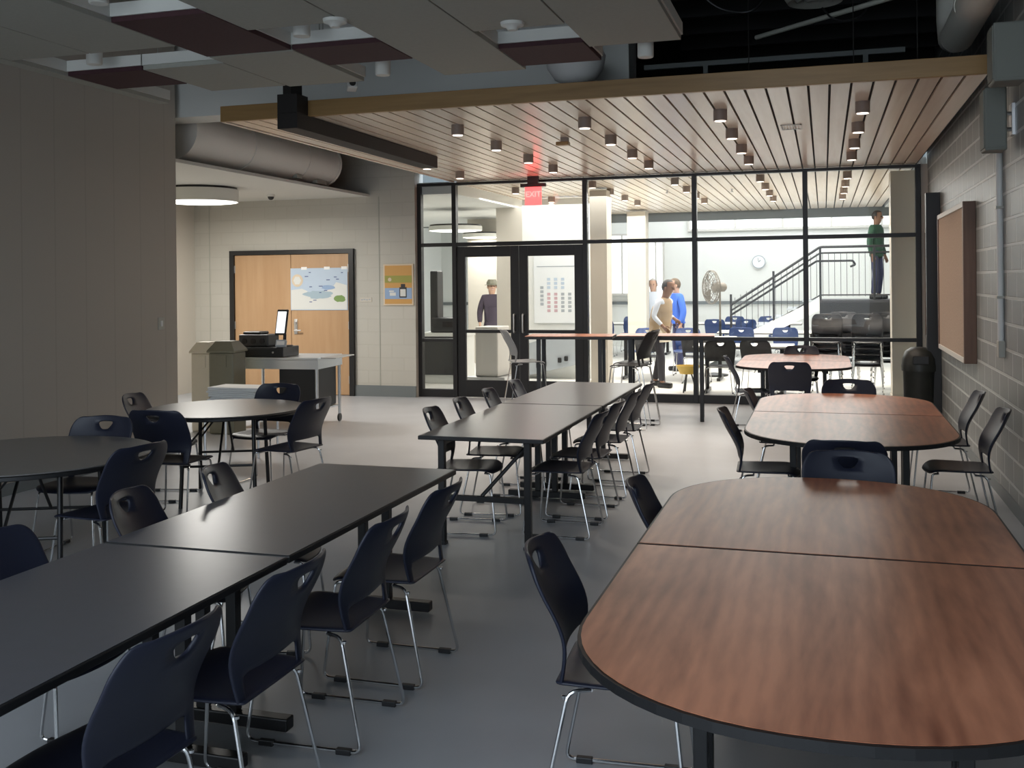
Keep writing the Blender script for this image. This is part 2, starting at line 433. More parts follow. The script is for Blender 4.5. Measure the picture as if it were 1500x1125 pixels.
# slatted canopy ------------------------------------------------------
can = BM(); bx(can, -5.38, 1.235, 8.44, 23.4, 3.325, 3.40); can = tag(obj('wood_slat_canopy', can, M['deck']), 'long maple slatted ceiling canopy with a brown front edge', 'ceiling canopy')
can['kind'] = 'structure'
s = BM(); pitch = .1645; n = 40
for i in range(n):
    x0 = -5.36+i*pitch
    bx(s, x0, x0+pitch-.021, 8.44, YP-.06, 3.295, 3.32)
    bx(s, x0, x0+pitch-.021, YP+.06, 23.38, 3.295, 3.32)
obj('slats', s, M['slat'], can)
f = BM(); bx(f, -5.40, 1.24, 8.39, 8.44, 3.285, 3.43, .004); obj('fascia', f, M['fascia'], can)
f = BM(); bx(f, -5.42, -5.38, 8.44, YP-.06, 3.285, 3.43, .004); bx(f, -5.42, -5.38, YP+.14, 23.4, 3.285, 3.43, .004); obj('side_fascia', f, M['slat'], can)
bmn = BM(); bx(bmn, -4.68, -4.48, 8.18, 11.65, 3.15, 3.29, .004); bx(bmn, -4.68, -4.48, 8.18, 8.385, 3.29, 3.46, .004); bx(bmn, -4.62, -4.54, 8.18, 8.385, 3.46, 3.6)
# open I-shape: recess the two sides
beam = tag(obj('steel_beam', bmn, M['steelbeam']), 'black steel beam running under the slatted canopy', 'beam')

# downlights
def downlight():
    t = thing('ceiling_downlight', '', 'downlight')
    c = BM(); lathe(c, [(.058, 0), (.062, .004), (.062, .105), (.058, .105)], 20); obj('housing', c, M['lampbody'], t, True)
    l = BM(); lathe(l, [(0, -.004), (.05, -.004), (.05, .0), (0, .0)], 20); obj('lens', l, M['lens'], t)
    return t
DL = downlight(); first = True
rows = [(.335, 'nearest the block wall'), (-.885, 'second from the block wall'), (-2.14, 'in the middle row'), (-3.41, 'second from the steel beam')]
ys = [9.42, 10.65, 11.92, 13.10, 15.5, 16.88, 18.2, 19.5]
nth = ['first', 'second', 'third', 'fourth', 'fifth', 'sixth', 'seventh', 'eighth']
spots = []
for x, rn in rows:
    for i, y in enumerate(ys):
        spots.append((x, y, 'round canopy downlight, %s from the front edge in the row %s' % (nth[i], rn)))
for i, (x, y) in enumerate([(-4.79, 12.08), (-4.81, 13.36), (-4.80, 16.0), (-4.72, 18.0), (-4.72, 19.4)]):
    spots.append((x, y, 'round canopy downlight, %s from the front in the row beyond the steel beam' % nth[i]))
def spot(x, y, z, p, ang=120, col=(1, .86, .72), blend=.6, r=.05):
    l = bpy.data.lights.new('spot', 'SPOT'); l.energy = p; l.spot_size = math.radians(ang); l.spot_blend = blend; l.color = col; l.shadow_soft_size = r
    o = bpy.data.objects.new('spot', l); COL.objects.link(o); o.location = (x, y, z); return o
for k, (x, y, lb) in enumerate(spots):
    z = 3.195
    if k == 0:
        DL.location = (x, y, z); DL['label'] = lb; DL['group'] = 'canopy downlights'
    else: dup(DL, (x, y, z), 0, lb, 'canopy downlights')
    spot(x, y, z-.02, (35 if x > -1.5 else 58) if y < YP else 60)

# ------------------------------------------------------------------ ceiling clouds
def cloud(x0, x1, y0, y1, label, red=False, z=3.45):
    t = thing('acoustic_ceiling_panel', label, 'ceiling panel', ((x0+x1)/2, (y0+y1)/2, z), 0, 'maroon ceiling panels' if red else 'pale ceiling panels')
    a, c = (x1-x0)/2-.006, (y1-y0)/2-.006
    p = BM(); bx(p, -a, a, -c, c, 0, .035, .003); obj('panel_face', p, M['red'] if red else M['cloud'], t)
    e = BM()
    for s_ in (-1, 1):
        bx(e, -a, a, s_*c-.012, s_*c+.012, .035, .12); bx(e, s_*a-.012, s_*a+.012, -c, c, .035, .12)
    obj('edge_frame', e, M['cloud_edge'], t)
    h = BM()
    for sx in (-1, 1): tube(h, [(sx*a*.8, 0, .1), (sx*a*.8, 0, 1.3)], .004, 6)
    obj('hanger_wire', h, M['pipe'], t)
CX = [-6.52, -5.81, -5.10, -4.37, -3.66, -2.95, -2.25, -1.61, -.94]
cloud(-5.95, CX[1], 3.0, 8.2, 'narrow pale ceiling panel strip running along the cream block wall')
cloud(CX[1], CX[2], 3.0, 6.25, 'pale ceiling panel in front of the single maroon square by the wall')
cloud(CX[1], CX[2], 6.84, 7.45, 'single maroon square ceiling panel closest to the cream block wall', True)
cloud(CX[2], CX[3], 3.0, 6.25, 'pale ceiling panel leading to the gap with crossed wires')
cloud(CX[2], CX[3], 6.84, 7.80, 'short pale ceiling panel beside the single maroon square by the wall')
cloud(CX[3], CX[4], 3.0, 4.90, 'pale ceiling panel in front of the long maroon panel')
cloud(CX[3], CX[4], 5.54, 6.62, 'long double maroon ceiling panel, largest of the maroon ones', True)
cloud(CX[3], CX[4], 6.64, 7.85, 'pale ceiling panel behind the long maroon panel')
cloud(CX[4], CX[5], 3.0, 6.02, 'pale ceiling panel beside the long maroon panel')
cloud(CX[4], CX[5], 6.60, 7.19, 'maroon square ceiling panel touching the corner of the long one', True)
cloud(CX[5], CX[6], 3.0, 7.85, 'long pale ceiling panel between the two separate maroon squares')
cloud(CX[6], CX[7], 3.0, 6.55, 'pale ceiling panel in front of the maroon square with the smoke detector')
cloud(CX[6], CX[7], 7.08, 7.72, 'maroon square ceiling panel hanging before the white dome lamp', True)
cloud(CX[7], CX[8], 3.0, 7.25, 'pale ceiling panel along the open black deck')

def cyl_thing(name, label, cat, loc, prof, m, n=20, group=None):
    c = BM(); lathe(c, prof, n); o = obj(name, c, m, None, True, loc=loc); return tag(o, label, cat, group)
P = [(.0, 0), (.055, 0), (.06, .01), (.06, .30), (.012, .31), (.012, 1.4), (0, 1.4)]
G = 'white cylinder ceiling lamps'
cyl_thing('pendant_cylinder_lamp', 'white cylinder lamp hanging in the gap beside the single maroon square', 'lamp', (-5.35, 6.60, 3.46), P, M['cloud_edge'], group=G)
cyl_thing('pendant_cylinder_lamp', 'white cylinder lamp hanging in the gap before the long maroon panel', 'lamp', (-4.22, 5.25, 3.48), P, M['cloud_edge'], group=G)
cyl_thing('pendant_cylinder_lamp', 'white cylinder lamp hanging beyond the maroon square, over the fascia', 'lamp', (-3.32, 7.45, 3.40), P, M['cloud_edge'], group=G)
cyl_thing('pendant_cylinder_lamp', 'white cylinder lamp at the edge of the black open deck', 'lamp', (-1.24, 7.50, 3.40), P, M['cloud_edge'], group=G)
cyl_thing('pendant_cylinder_lamp', 'white cylinder lamp in the gap before the corner maroon square', 'lamp', (-3.42, 6.32, 3.46), P, M['cloud_edge'], group=G)
D = [(.0, -.05), (.03, -.05), (.045, -.03), (.075, -.02), (.08, 0), (0, 0)]
cyl_thing('smoke_detector', 'white smoke detector on the pale panel before the dome lamp', 'detector', (-1.93, 6.40, 3.45), D, M['cloud_edge'], group='smoke detectors')
cyl_thing('smoke_detector', 'white smoke detector on the pale panel beside the long maroon panel', 'detector', (-2.98, 5.95, 3.45), D, M['cloud_edge'], group='smoke detectors')
dm = thing('pendant_dome_lamp', 'large white dome lamp hanging just above the canopy edge', 'lamp', (-2.10, 8.9, 3.50))
c = BM(); lathe(c, [(0, 0), (.10, .012), (.19, .06), (.25, .15), (.27, .26), (.25, .30), (0, .30)], 32); obj('dome_shade', c, M['dome'], dm, True)
c = BM(); tube(c, [(0, 0, .3), (0, 0, 1.3)], .012); obj('stem', c, M['pipe'], dm)
# open deck services
cyl_thing('round_diffuser', 'round pale air diffuser in the open black deck', 'diffuser', (-.05, 8.85, 4.05), [(0, .03), (.06, .0), (.09, .03), (.14, .0), (.17, .03), (.22, 0), (.25, .05), (.25, .12), (0, .12)], M['pipe'], 32)
def rod(name, label, cat, a, b_, r, m, n=10, group=None):
    t = BM(); tube(t, [a, b_], r, n); return tag(obj(name, t, m, None, True), label, cat, group)
rod('linear_conduit', 'thin pale conduit slanting across the black deck', 'conduit', (-.58, 9.75, 4.0), (.62, 8.65, 4.0), .022, M['pipe'])
t = thing('support_channel', 'grey metal support channel lying above the canopy edge', 'channel', (0, 9.6, 3.76))
c = BM(); bx(c, -1.6, .70, -.02, .02, -.022, .022); obj('channel', c, M['dimpipe'], t)
for x in (-1.03, .37):
    c = BM(); bx(c, x-.022, x+.022, -.02, .02, -.33, -.022); obj('bracket', c, M['dimpipe'], t)
for i, (x, y) in enumerate(((-.62, 9.3), (.25, 8.9), (.75, 9.0))):
    rod('hanger_rod', ['thin vertical hanger rod by the slanting conduit', 'thin vertical hanger rod under the round diffuser', 'thin vertical hanger rod nearest the big pipe'][i], 'rod', (x, y, 3.43), (x, y, ZD), .005, M['steelbeam'], 6, 'canopy hanger rods')
for i, pts in enumerate(([(-1.2, 9.0, 4.5), (-.9, 9.2, 4.15), (-.55, 9.1, 4.05), (-.4, 9.3, 4.4)], [(-.2, 9.2, 4.4), (.1, 9.0, 3.9), (.35, 9.1, 3.95), (.45, 9.3, 4.5)])):
    t = BM(); tube(t, arc(pts, .3, 6), .008, 6); tag(obj('hanging_cable', t, M['blackp']), ['loose black cable looping by the cylinder lamp side of the deck', 'loose black cable looping near the round diffuser'][i], 'cable')
t = thing('ceiling_pipe', 'large pale insulated pipe running high along the block wall', 'pipe', (1.10, 0, 3.80))
c = BM(); tube(c, [(0, 4.0, .03), (0, 9.4, .0)], .135, 20); obj('pipe_run', c, M['palepipe'], t, True)
for y in (5.2, 6.8, 8.4):
  c = BM(); tube(c, [(0, y, .02), (0, y+.05, .02)], .142, 20); obj('band', c, M['palepipe'], t, True)
c = BM(); tube(c, [(0, 9.4, 0), (0, 9.6, .03), (0, 9.7, .2), (0, 9.72, ZD-3.8)], .135, 20); obj('elbow', c, M['palepipe'], t, True)

# white duct above the alcove ceiling
t = thing('air_duct', 'fat white round air duct over the alcove ceiling', 'duct', (-7.02, 0, 3.50))
c = BM(); tube(c, [(0, 9.95, 0), (0, 13.55, 0)], .32, 28); obj('duct_run', c, M['duct'], t, True)
c = BM()
for y in (11.2, 12.6, 13.48):
    c = BM(); tube(c, [(0, y, 0), (0, y+.06, 0)], .328, 28); obj('seam_band', c, M['duct'], t, True)
c = BM(); bx(c, .12, .20, 13.0, 13.3, -.33, -.27, .01); bx(c, .14, .22, 12.4, 12.55, -.31, -.25, .01); obj('duct_clip', c, M['pipe'], t)
def drum(loc, r, label, z1=.17):
    t = thing('drum_ceiling_lamp', label, 'ceiling lamp', loc, 0, 'round drum ceiling lamps')
    c = BM(); lathe(c, [(r-.012, 0), (r, 0), (r, z1), (r-.012, z1)], 40); obj('drum_shade', c, M['cloud_edge'], t, True)
    c = BM(); lathe(c, [(0, -.012), (r*.8, -.01), (r-.015, .0), (r-.015, .01), (0, .01)], 40); obj('diffuser', c, M['drum'], t, True)
    c = BM(); lathe(c, [(r-.02, z1), (r-.02, z1+.03), (0, z1+.03)], 40); obj('mount_plate', c, M['black'], t)
drum((-8.25, 12.3, 2.90), .52, 'round white drum lamp glowing under the alcove ceiling')
drum((-6.58, 18.0, 2.72), .50, 'nearer round drum lamp glowing through the partition top pane', .08)
drum((-6.95, 20.6, 2.70), .40, 'farther round drum lamp glowing through the partition top pane', .08)
def area(loc, rot, sx, sy_, p, col=(1, 1, 1)):
    l = bpy.data.lights.new('area', 'AREA'); l.shape = 'RECTANGLE'; l.size = sx; l.size_y = sy_; l.energy = p; l.color = col
    o = bpy.data.objects.new('area', l); COL.objects.link(o); o.location = loc; o.rotation_euler = rot; return o
area((-8.25, 12.3, 2.86), (0, 0, 0), .9, .9, 105, (1, .97, .91))
area((-6.58, 18, 2.68), (0, 0, 0), .9, .9, 40, (1, .97, .92)); area((-6.95, 20.6, 2.66), (0, 0, 0), .7, .7, 25, (1, .97, .92))
# cafeteria light fittings
for i, (x, y) in enumerate(((-2.6, 24.6), (.3, 24.6), (-2.6, 26.0), (.3, 26.0), (-6.0, 25.2))):
    t = thing('skylight_panel', ['large glowing light panel over the near side of the fan', 'large glowing light panel over the stair', 'large glowing light panel by the far wall clock', 'large glowing light panel by the stair top wall', 'large glowing light panel over the window side'][i], 'light panel', (x, y, 4.6), 0, 'glowing atrium light panels')
    c = BM(); bx(c, -1.25, 1.25, -.45, .45, .02, .10); obj('panel_frame', c, M['lightframe'], t)
    c = BM(); bx(c, -1.2, 1.2, -.4, .4, 0, .02); obj('panel_lens', c, M['panel_glow'], t)
    c = BM(); tube(c, [(0, 0, .1), (0, 0, .8)], .01); obj('stem', c, M['lightframe'], t)
    area((x, y, 4.57), (0, 0, 0), 2.3,   .8, 42, (.96, .98, 1))
area((-2.0, 22.9, 4.2), (math.radians(-78), 0, 0), 8, 1.2, 1, (1, 1, 1))

# exit sign
t = thing('exit_sign', 'glowing red exit sign hanging under the canopy before the glass doors', 'exit sign', (-4.05, 14.4, 0))
c = BM(); bx(c, -.19, .19, -.03, .03, 3.14, 3.19, .004); bx(c, -.08, .08, -.03, .03, 3.19, 3.295); obj('sign_housing', c, M['black'], t)
c = BM(); bx(c, -.125, .125, -.006, .006, 2.87, 3.14); obj('sign_plate', c, M['exit'], t)
def text(s_, size, m, loc, rot, parent=None, name='lettering', ext=.002):
    cu = bpy.data.curves.new(name, 'FONT'); cu.body = s_; cu.size = size; cu.extrude = ext; cu.align_x = 'CENTER'; cu.align_y = 'CENTER'
    o = bpy.data.objects.new(name, cu); COL.objects.link(o)
    dg = bpy.context.evaluated_depsgraph_get(); me = bpy.data.meshes.new_from_object(o.evaluated_get(dg))
    bpy.data.objects.remove(o); me.materials.append(m)
    q = bpy.data.objects.new(name, me); COL.objects.link(q); q.location = loc; q.rotation_euler = rot
    if parent is not None: q.parent = parent
    return q
text('EXIT', .115, M['exit_txt'], (0, -.008, 3.03), (PI/2, 0, 0), t)
l = bpy.data.lights.new('exit_light', 'POINT'); l.energy = 2.2; l.color = (1, .05, .05); l.shadow_soft_size = .1
o = bpy.data.objects.new('exit_light', l); COL.objects.link(o); o.location = (-4.0, 14.15, 3.05)
# small ceiling devices
t = thing('ceiling_sensor', 'small brown ceiling sensor between the middle downlight rows', 'sensor', (-2.66, 10.65, 3.22))
c = BM(); bx(c, -.07, .07, -.05, .05, -.01, .03, .01); obj('sensor_body', c, M['fascia'], t)
c = BM(); bx(c, -.02, .06, -.03, .03, .03, .075); obj('sensor_mount', c, M['lampbody'], t)
t = thing('air_vent', 'small white slotted air vent in the slatted canopy', 'vent', (-.30, 10.7, 3.292))
c = BM(); bx(c, -.10, .10, -.16, -.145, -.008, .0); bx(c, -.10, .10, .145, .16, -.008, 0); bx(c, -.10, -.09, -.16, .16, -.008, 0); bx(c, .09, .10, -.16, .16, -.008, 0); obj('vent_frame', c, M['white'], t)
c = BM()
for i in range(7): bx(c, -.085+i*.027, -.073+i*.027, -.15, .15, -.006, 0)
obj('vent_slats', c, M['white'], t)
for i, (x, y) in enumerate(((-2.55, 17.5), (-1.48, 17.7))):
    cyl_thing('sprinkler_head', ['small sprinkler head beyond the glass in the middle slats', 'small sprinkler head beyond the glass by the second downlight row'][i], 'sprinkler', (x, y, 3.24), [(0, 0), (.03, 0), (.03, .006), (.008, .01), (.012, .04), (.03, .05), (.03, .056), (0, .056)], M['alu'], 12)
t = thing('ceiling_camera', 'white security camera clamped above the brown canopy edge', 'camera', (-3.95, 8.2, 3.50), .5)
c = BM(); box(c, (0, 0, 0), (.09, .22, .08), bev=.012); obj('camera_body', c, M['white'], t)
c = BM(); tube(c, [(0, -.115, 0), (0, -.105, 0)], .028, 14); obj('camera_lens', c, M['black'], t)
c = BM(); tube(c, arc([(0, .05, .04), (0, .07, .12), (0, .2, .14)], .03), .014); obj('camera_arm', c, M['blackp'], t)
t = thing('dome_camera', 'small black ceiling camera beside the alcove drum lamp', 'camera', (-7.9, 13.6, 3.10))
c = BM(); lathe(c, [(.06, 0), (.06, -.03), (.05, -.035)], 18); obj('camera_base', c, M['cloud_edge'], t, True)
c = BM(); lathe(c, [(.05, -.035), (.04, -.065), (.02, -.082), (0, -.085)], 18); obj('camera_dome', c, M['black'], t, True)

# ------------------------------------------------------------------ right wall pieces
def cork(name, y0, y1, z0, z1, label, tk=.07):
    t = thing(name, label, 'notice board', (XR, (y0+y1)/2, (z0+z1)/2)); a, c_ = (y1-y0)/2, (z1-z0)/2
    c = BM(); bx(c, -tk+.012, 0, -a+.05, a-.05, -c_+.05, c_-.05); obj('cork_panel', c, M['cork'], t)
    for y_ in (-a, a-.05):
        c = BM(); bx(c, -tk, 0, y_, y_+.05, -c_, c_, .004); obj('side_frame', c, M['corkframe'], t)
    for z_ in (-c_, c_-.05):
        c = BM(); bx(c, -tk, 0, -a+.05, a-.05, z_, z_+.05, .003); obj('rail_frame', c, M['lightframe'], t)
cork('cork_board', 10.25, 12.5, .96, 2.46, 'large tan cork board in a brown frame on the block wall', .11)
cork('cork_board', 13.62, 14.6, .95, 2.40, 'narrow tan cork board between the black post and the glass', .06)
t = thing('steel_post', 'tall black steel post against the block wall behind the trash can', 'post', (XR, 13.3, 0))
c = BM(); bx(c, -.16, 0, -.06, .06, .02, 2.78, .004); obj('post_body', c, M['black'], t)
c = BM(); bx(c, -.23, 0, -.08, .08, 0, .02); obj('base_plate', c, M['black'], t)
def wall_speaker(y, z0, h, w, d, label, gap=.1):
    t = thing('wall_speaker', label, 'speaker', (XR, y, z0), 0, 'grey wall speakers')
    c = BM(); bx(c, -gap-d, -gap, -w/2, w/2, 0, h, .012); obj('speaker_cabinet', c, M['speaker'], t)
    c = BM(); bx(c, -gap-d+.015, -gap-.015, -w/2-.006, -w/2, .02, h-.02); bx(c, -gap-d-.006, -gap-d, -w/2+.015, w/2-.015, .02, h-.02); obj('speaker_grille', c, M['speaker'], t)
    c = BM(); bx(c, -.02, 0, -.06, .06, h*.25, h*.75); tube(c, [(-.01, 0, h*.6), (-gap, 0, h*.6)], .015); tube(c, [(-.01, 0, h*.35), (-gap, 0, h*.35)], .015); obj('speaker_bracket', c, M['alu'], t)
wall_speaker(8.25, 2.68, .46, .22, .15, 'lower grey wall speaker on a bracket below the canopy corner', .06)
wall_speaker(7.70, 3.08, .40, .26, .20, 'upper larger grey wall speaker beside the canopy end', .03)
t = thing('wall_conduit', 'pale vertical conduit on the block wall below the speakers', 'conduit', (XR, 8.75, 0))
c = BM(); tube(c, [(-.025, 0, 1.25), (-.025, 0, 2.75)], .024, 12); obj('conduit_pipe', c, M['white'], t, True)
c = BM(); bx(c, -.05, 0, -.05, .05, 1.13, 1.26, .006); obj('outlet_box', c, M['pipe'], t)
c = BM()
for z in (1.6, 2.3):
    c = BM(); bx(c, -.055, 0, -.035, .035, z-.01, z+.01); obj('clip', c, M['pipe'], t)
# trash can
t = thing('trash_can', 'black trash can with domed lid in the corner by the glass', 'trash can', (1.10, 13.35, 0))
t.scale = (.82, .82, .91)
c = BM(); lathe(c, [(0, 0), (.20, 0), (.215, .02), (.235, .68), (.245, .70), (.245, .72), (0, .72)], 32); obj('can_body', c, M['trash'], t, True)
c = BM(); lathe(c, [(.252, .69), (.255, .76), (.25, .78), (.24, .86), (.20, .95), (.12, 1.0), (0, 1.01)], 32); obj('domed_lid', c, M['trash'], t, True)
c = BM(); bx(c, -.11, .11, -.262, -.215, .79, .90, .01); obj('swing_flap', c, M['blackp'], t)

# left wall switch
t = thing('light_switch', 'small grey switch plate near the end of the cream wall', 'switch', (XL, 9.12, 1.36))
c = BM(); bx(c, 0, .008, -.05, .05, -.065, .065, .003); obj('switch_plate', c, M['pipe'], t)
c = BM(); bx(c, .008, .016, -.015, .015, -.03, .03, .002); obj('rocker', c, M['white'], t)
t = thing('wall_sign', 'tiny pale sign plate beside the wooden double doors', 'sign', (-6.83, 14.6, 1.50))
c = BM(); bx(c, -.10, .10, -.008, 0, -.035, .035, .002); obj('sign_plate', c, M['tanwall'], t)
c = BM()
for i in range(4): bx(c, -.08+i*.043, -.05+i*.043, -.010, -.008, -.01+.006*(i % 2), .008+.006*(i % 2))
obj('raised_marks', c, M['p_grey'], t)

# posters -------------------------------------------------------------
def flat(pts, y, m, parent, name, th=.001):
    c = BM(); a = [c.verts.new((x, y, z)) for x, z in pts]; f = c.faces.new(a)
    if f.normal.y > 0: f.normal_flip()
    r = bmesh.ops.extrude_face_region(c, geom=[f]); bmesh.ops.translate(c, verts=[v for v in r['geom'] if isinstance(v, bmesh.types.BMVert)], vec=(0, -th, 0))
    return obj(name, c, m, parent)
def ell(cx, cz, rx, rz_, n=18, j=0., seed=1):
    R = random.Random(seed)
    return [(cx+rx*math.cos(2*PI*i/n)*(1+R.uniform(-j, j)), cz+rz_*math.sin(2*PI*i/n)*(1+R.uniform(-j, j))) for i in range(n)]
t = thing('door_poster', 'wide pale blue and white poster taped to the maple door', 'poster', (-7.62, 14.565, 1.68))
c = BM(); bx(c, -.50, .495, -.004, 0, -.34, .325); obj('sheet', c, M['p_lblue'], t)
flat([(-.49, -.33), (.485, -.33), (.485, .05), (.3, .10), (.22, .0), (.05, -.06), (-.1, -.12), (-.22, -.03), (-.3, .0), (-.49, -.02)], -.005, M['p_white'], t, 'white_field')
flat(ell(-.38, .13, .10, .10, 20), -.0065, M['p_tan'], t, 'round_badge')
flat(ell(-.38, .13, .07, .07, 6), -.008, M['p_white'], t, 'badge_centre')
flat(ell(.36, -.16, .10, .055, 16, .15, 3), -.0065, M['p_green'], t, 'green_patch')
flat(ell(-.02, -.09, .24, .06, 22, .25, 5), -.0065, M['p_teal'], t, 'teal_patch')
flat(ell(.16, .02, .13, .035, 16, .2, 8), -.0065, M['p_blue'], t, 'blue_patch')
for i in range(12):
    c = BM(); R = random.Random(i); x, z = R.uniform(-.35, .42), R.uniform(-.27, .27); bx(c, x, x+R.uniform(.03, .07), -.0085, -.0065, z, z+.012)
    obj('printed_mark', c, M['p_navy'], t)
c = BM()
for x in (-.26, .14, .44): bx(c, x-.05, x+.05, -.006, -.0035, .30, .345)
obj('tape', c, M['paper'], t)
t = thing('framed_poster', 'framed orange, green and blue poster beside the glass partition', 'poster', (-6.275, 14.6, 1.73))
c = BM(); bx(c, -.25, .25, -.02, 0, -.32, .32, .004); obj('frame', c, M['p_tan'], t)
c = BM(); bx(c, -.225, .225, -.023, -.019, -.295, .295); obj('print', c, M['p_orange'], t)
c = BM(); bx(c, -.225, .225, -.025, -.022, .03, .14); obj('green_band', c, M['p_olive'], t)
c = BM(); bx(c, -.225, .225, -.025, -.022, -.22, -.05); obj('blue_band', c, M['p_blue'], t)
flat(ell(-.14, .08, .03, .03, 12), -.0255, M['p_tan'], t, 'dot')
c = BM(); bx(c, .02, .14, -.027, -.024, -.20, -.04); bx(c, .045, .115, -.027, -.024, -.04, .01); obj('dark_jar', c, M['p_dark'], t)
c = BM(); bx(c, .035, .125, -.029, -.0265, -.18, -.07); obj('white_card', c, M['p_white'], t)
c = BM(); bx(c, -.14, -.04, -.027, -.024, -.17, -.12); bx(c, -.15, -.07, -.027, -.024, -.11, -.09); obj('pale_marks', c, M['p_white'], t)
# menu board on the servery wall
t = thing('menu_sign', 'white menu board with a faint coloured chart behind the glass door', 'board', (-4.64, 17.99, 1.62))
c = BM(); bx(c, -.42, .42, -.02, 0, -.62, .62, .004); obj('board', c, M['boardw'], t)
c = BM(); bx(c, -.36, .36, -.023, -.019, .40, .415); obj('heading_rule', c, M['p_grey'], t)
for k, (m_, cols) in enumerate((('p_pink', (1, 2)), ('p_grey', (0, 3, 4)), ('p_lblue', (1, 2, 3)))):
    c = BM()
    for q in cols:
        for r_ in range(5 if m_ != 'p_lblue' else 3):
            x = -.30+q*.13; z = (-.42 if m_ != 'p_lblue' else .0)+r_*.075 + (.12 if q == 0 else 0)
            bx(c, x, x+.06, -.0235, -.019, z, z+.05)
    obj('chart_marks', c, M[m_], t)
t = thing('coat_rail', 'low grey sloping ledge with short black pegs below the menu board', 'ledge', (-4.64, 17.9, 0))
c = BM(); a = [(-.55, .62), (.55, .95), (.55, .30), (-.55, .05)]
vs = [[c.verts.new((x, y, z)) for x, z in a] for y in (-.10, .09)]
c.faces.new(vs[0]); c.faces.new(vs[1][::-1])
for i in range(4): c.faces.new((vs[0][i], vs[0][(i+1) % 4], vs[1][(i+1) % 4], vs[1][i]))
obj('ledge_panel', c, M['p_grey'], t)
for x, z in ((-.30, .20), (-.18, .23), (.10, .30), (.22, .33)):
    c = BM(); bx(c, x-.03, x+.03, -.16, -.10, z, z+.09, .01); obj('peg', c, M['blackp'], t)

# ------------------------------------------------------------------ chair
def chair_shell():
    """backrest grid: s across, t up, with the hand hole and the gap above the seat"""
    S = [-1, -.93, -.78, -.56, -.26, 0, .26, .56, .78, .93, 1]
    T = [0, .05, .10, .20, .32, .44, .56, .68, .775, .83, .905, .945, .975, 1]
    bm = BM(); V = {}
    for j, t_ in enumerate(T):
        z = .445+t_*.415
        hw = .205+.028*math.sin(min(1, t_/.6)*PI/2)
        rr = .10; d = (t_-1)*.415+rr
        if d > 0: hw = hw-rr+math.sqrt(max(0, rr*rr-d*d*.93))
        y = -.205+.022*math.sin(min(1, t_/.7)*PI) - .105*max(0, t_-.32)**1.35/.594
        for i, s in enumerate(S):
            ss = s
            if j in (8, 9, 10) and abs(s) <= .26:
                ss = {8: .38, 9: .74, 10: 1.12}[j]*s
            if j in (0, 1, 2) and abs(s) == .78 and j == 2: ss = s*.97
            x = ss*hw
            curve = .066*(1-ss*ss)*min(1, .2+1.6*t_)
            zt = z - (.012*s*s if t_ == 1 else 0)
            V[i, j] = bm.verts.new((x, y-curve*.75+.012, zt))
    for j in range(len(T)-1):
        for i in range(len(S)-1):
            if j in (8, 9) and i in (4, 5): continue
            if j in (0, 1, 2) and 2 <= i <= 7: continue
            bm.faces.new((V[i, j], V[i+1, j], V[i+1, j+1], V[i, j+1]))
    cl = bm.edges.layers.float.new('crease_edge')
    hole = {V[i, j] for i in (4, 5, 6) for j in (8, 9, 10)}
    for e in bm.edges:
        if e.verts[0] in hole and e.verts[1] in hole: e[cl] = .75
    for v in [V[5, 9]]: bm.verts.remove(v)
    return bm
def chair_seat():
    bm = BM(); n, m_ = 12, 12; V = {}
    for j in range(m_+1):
        v = j/m_; y = -.215+v*.435
        hw = .205+.022*math.sin(PI*min(1, v*1.2)/2)
        e = max(0, (v-.82)/.18); hw -= .05*e*e
        for i in range(n+1):
            s = -1+2*i/n
            x = s*hw
            z = .452-.014*(1-s*s)*math.sin(PI*min(1, v/.9)) - .030*max(0, (v-.75)/.25)**2 + .004*v
            yy = y-.03*e*s*s
            V[i, j] = bm.verts.new((x, yy, z))
    for j in range(m_):
        for i in range(n): bm.faces.new((V[i, j], V[i+1, j], V[i+1, j+1], V[i, j+1]))
    return bm
def solid(o, th, off=0):
    s_ = o.modifiers.new('s', 'SOLIDIFY'); s_.thickness = th; s_.offset = off
    u = o.modifiers.new('u', 'SUBSURF'); u.levels = 1; u.render_levels = 1
    return bake(o)
def make_chair(name, shell, tall=0., loc=(0, 0, 0), rz=0., label='', group=None):
    t = thing(name, label, 'chair' if not tall else 'bar stool', loc, rz, group)
    bk = chair_shell(); bmesh.ops.translate(bk, verts=bk.verts, vec=(0, 0, tall))
    solid(obj('backrest', bk, shell, t), .013)
    st = chair_seat(); bmesh.ops.translate(st, verts=st.verts, vec=(0, 0, tall))
    solid(obj('seat', st, shell, t), .014)
    for s_ in (-1, 1):
        x0, x1 = s_*.185, s_*.225
        c = BM(); k = tall/.45
        tube(c, arc([(x0*.9, .13, .425+tall), (x0, .17, .425+tall), (x1, .215+.05*k, .012), (x1, -.26-.05*k, .012), (x0+s_*.01, -.17, .425+tall), (x0*.9, -.10, .425+tall)], .035, 4), .0072, 8)
        lg = obj('sled_leg', c, M['chrome'], t, True)
        for y in (.13, -.19):
            g = BM(); bx(g, x1-.012, x1+.012, y-.03, y+.03, 0, .022, .003); obj('glide', g, M['blackp'], lg)
        g = BM(); lathe(g, [(0, .0), (.008, .0), (.008, .008), (0, .010)], 10, (x0+s_*.014, -.185, .405+tall)); obj('rivet', g, M['chrome'], lg)
    c = BM(); tube(c, [(-.167, .13, .425+tall), (.167, .13, .425+tall)], .0072, 8); tube(c, [(-.167, -.10, .425+tall), (.167, -.10, .425+tall)], .0072, 8)
    obj('crossbar', c, M['chrome'], t, True)
    if tall:
        c = BM(); z = .25
        tube(c, [(-.225, .24, z), (.225, .24, z)], .0072, 8); obj('footrest', c, M['chrome'], t, True)
    return t
RAD = math.radians
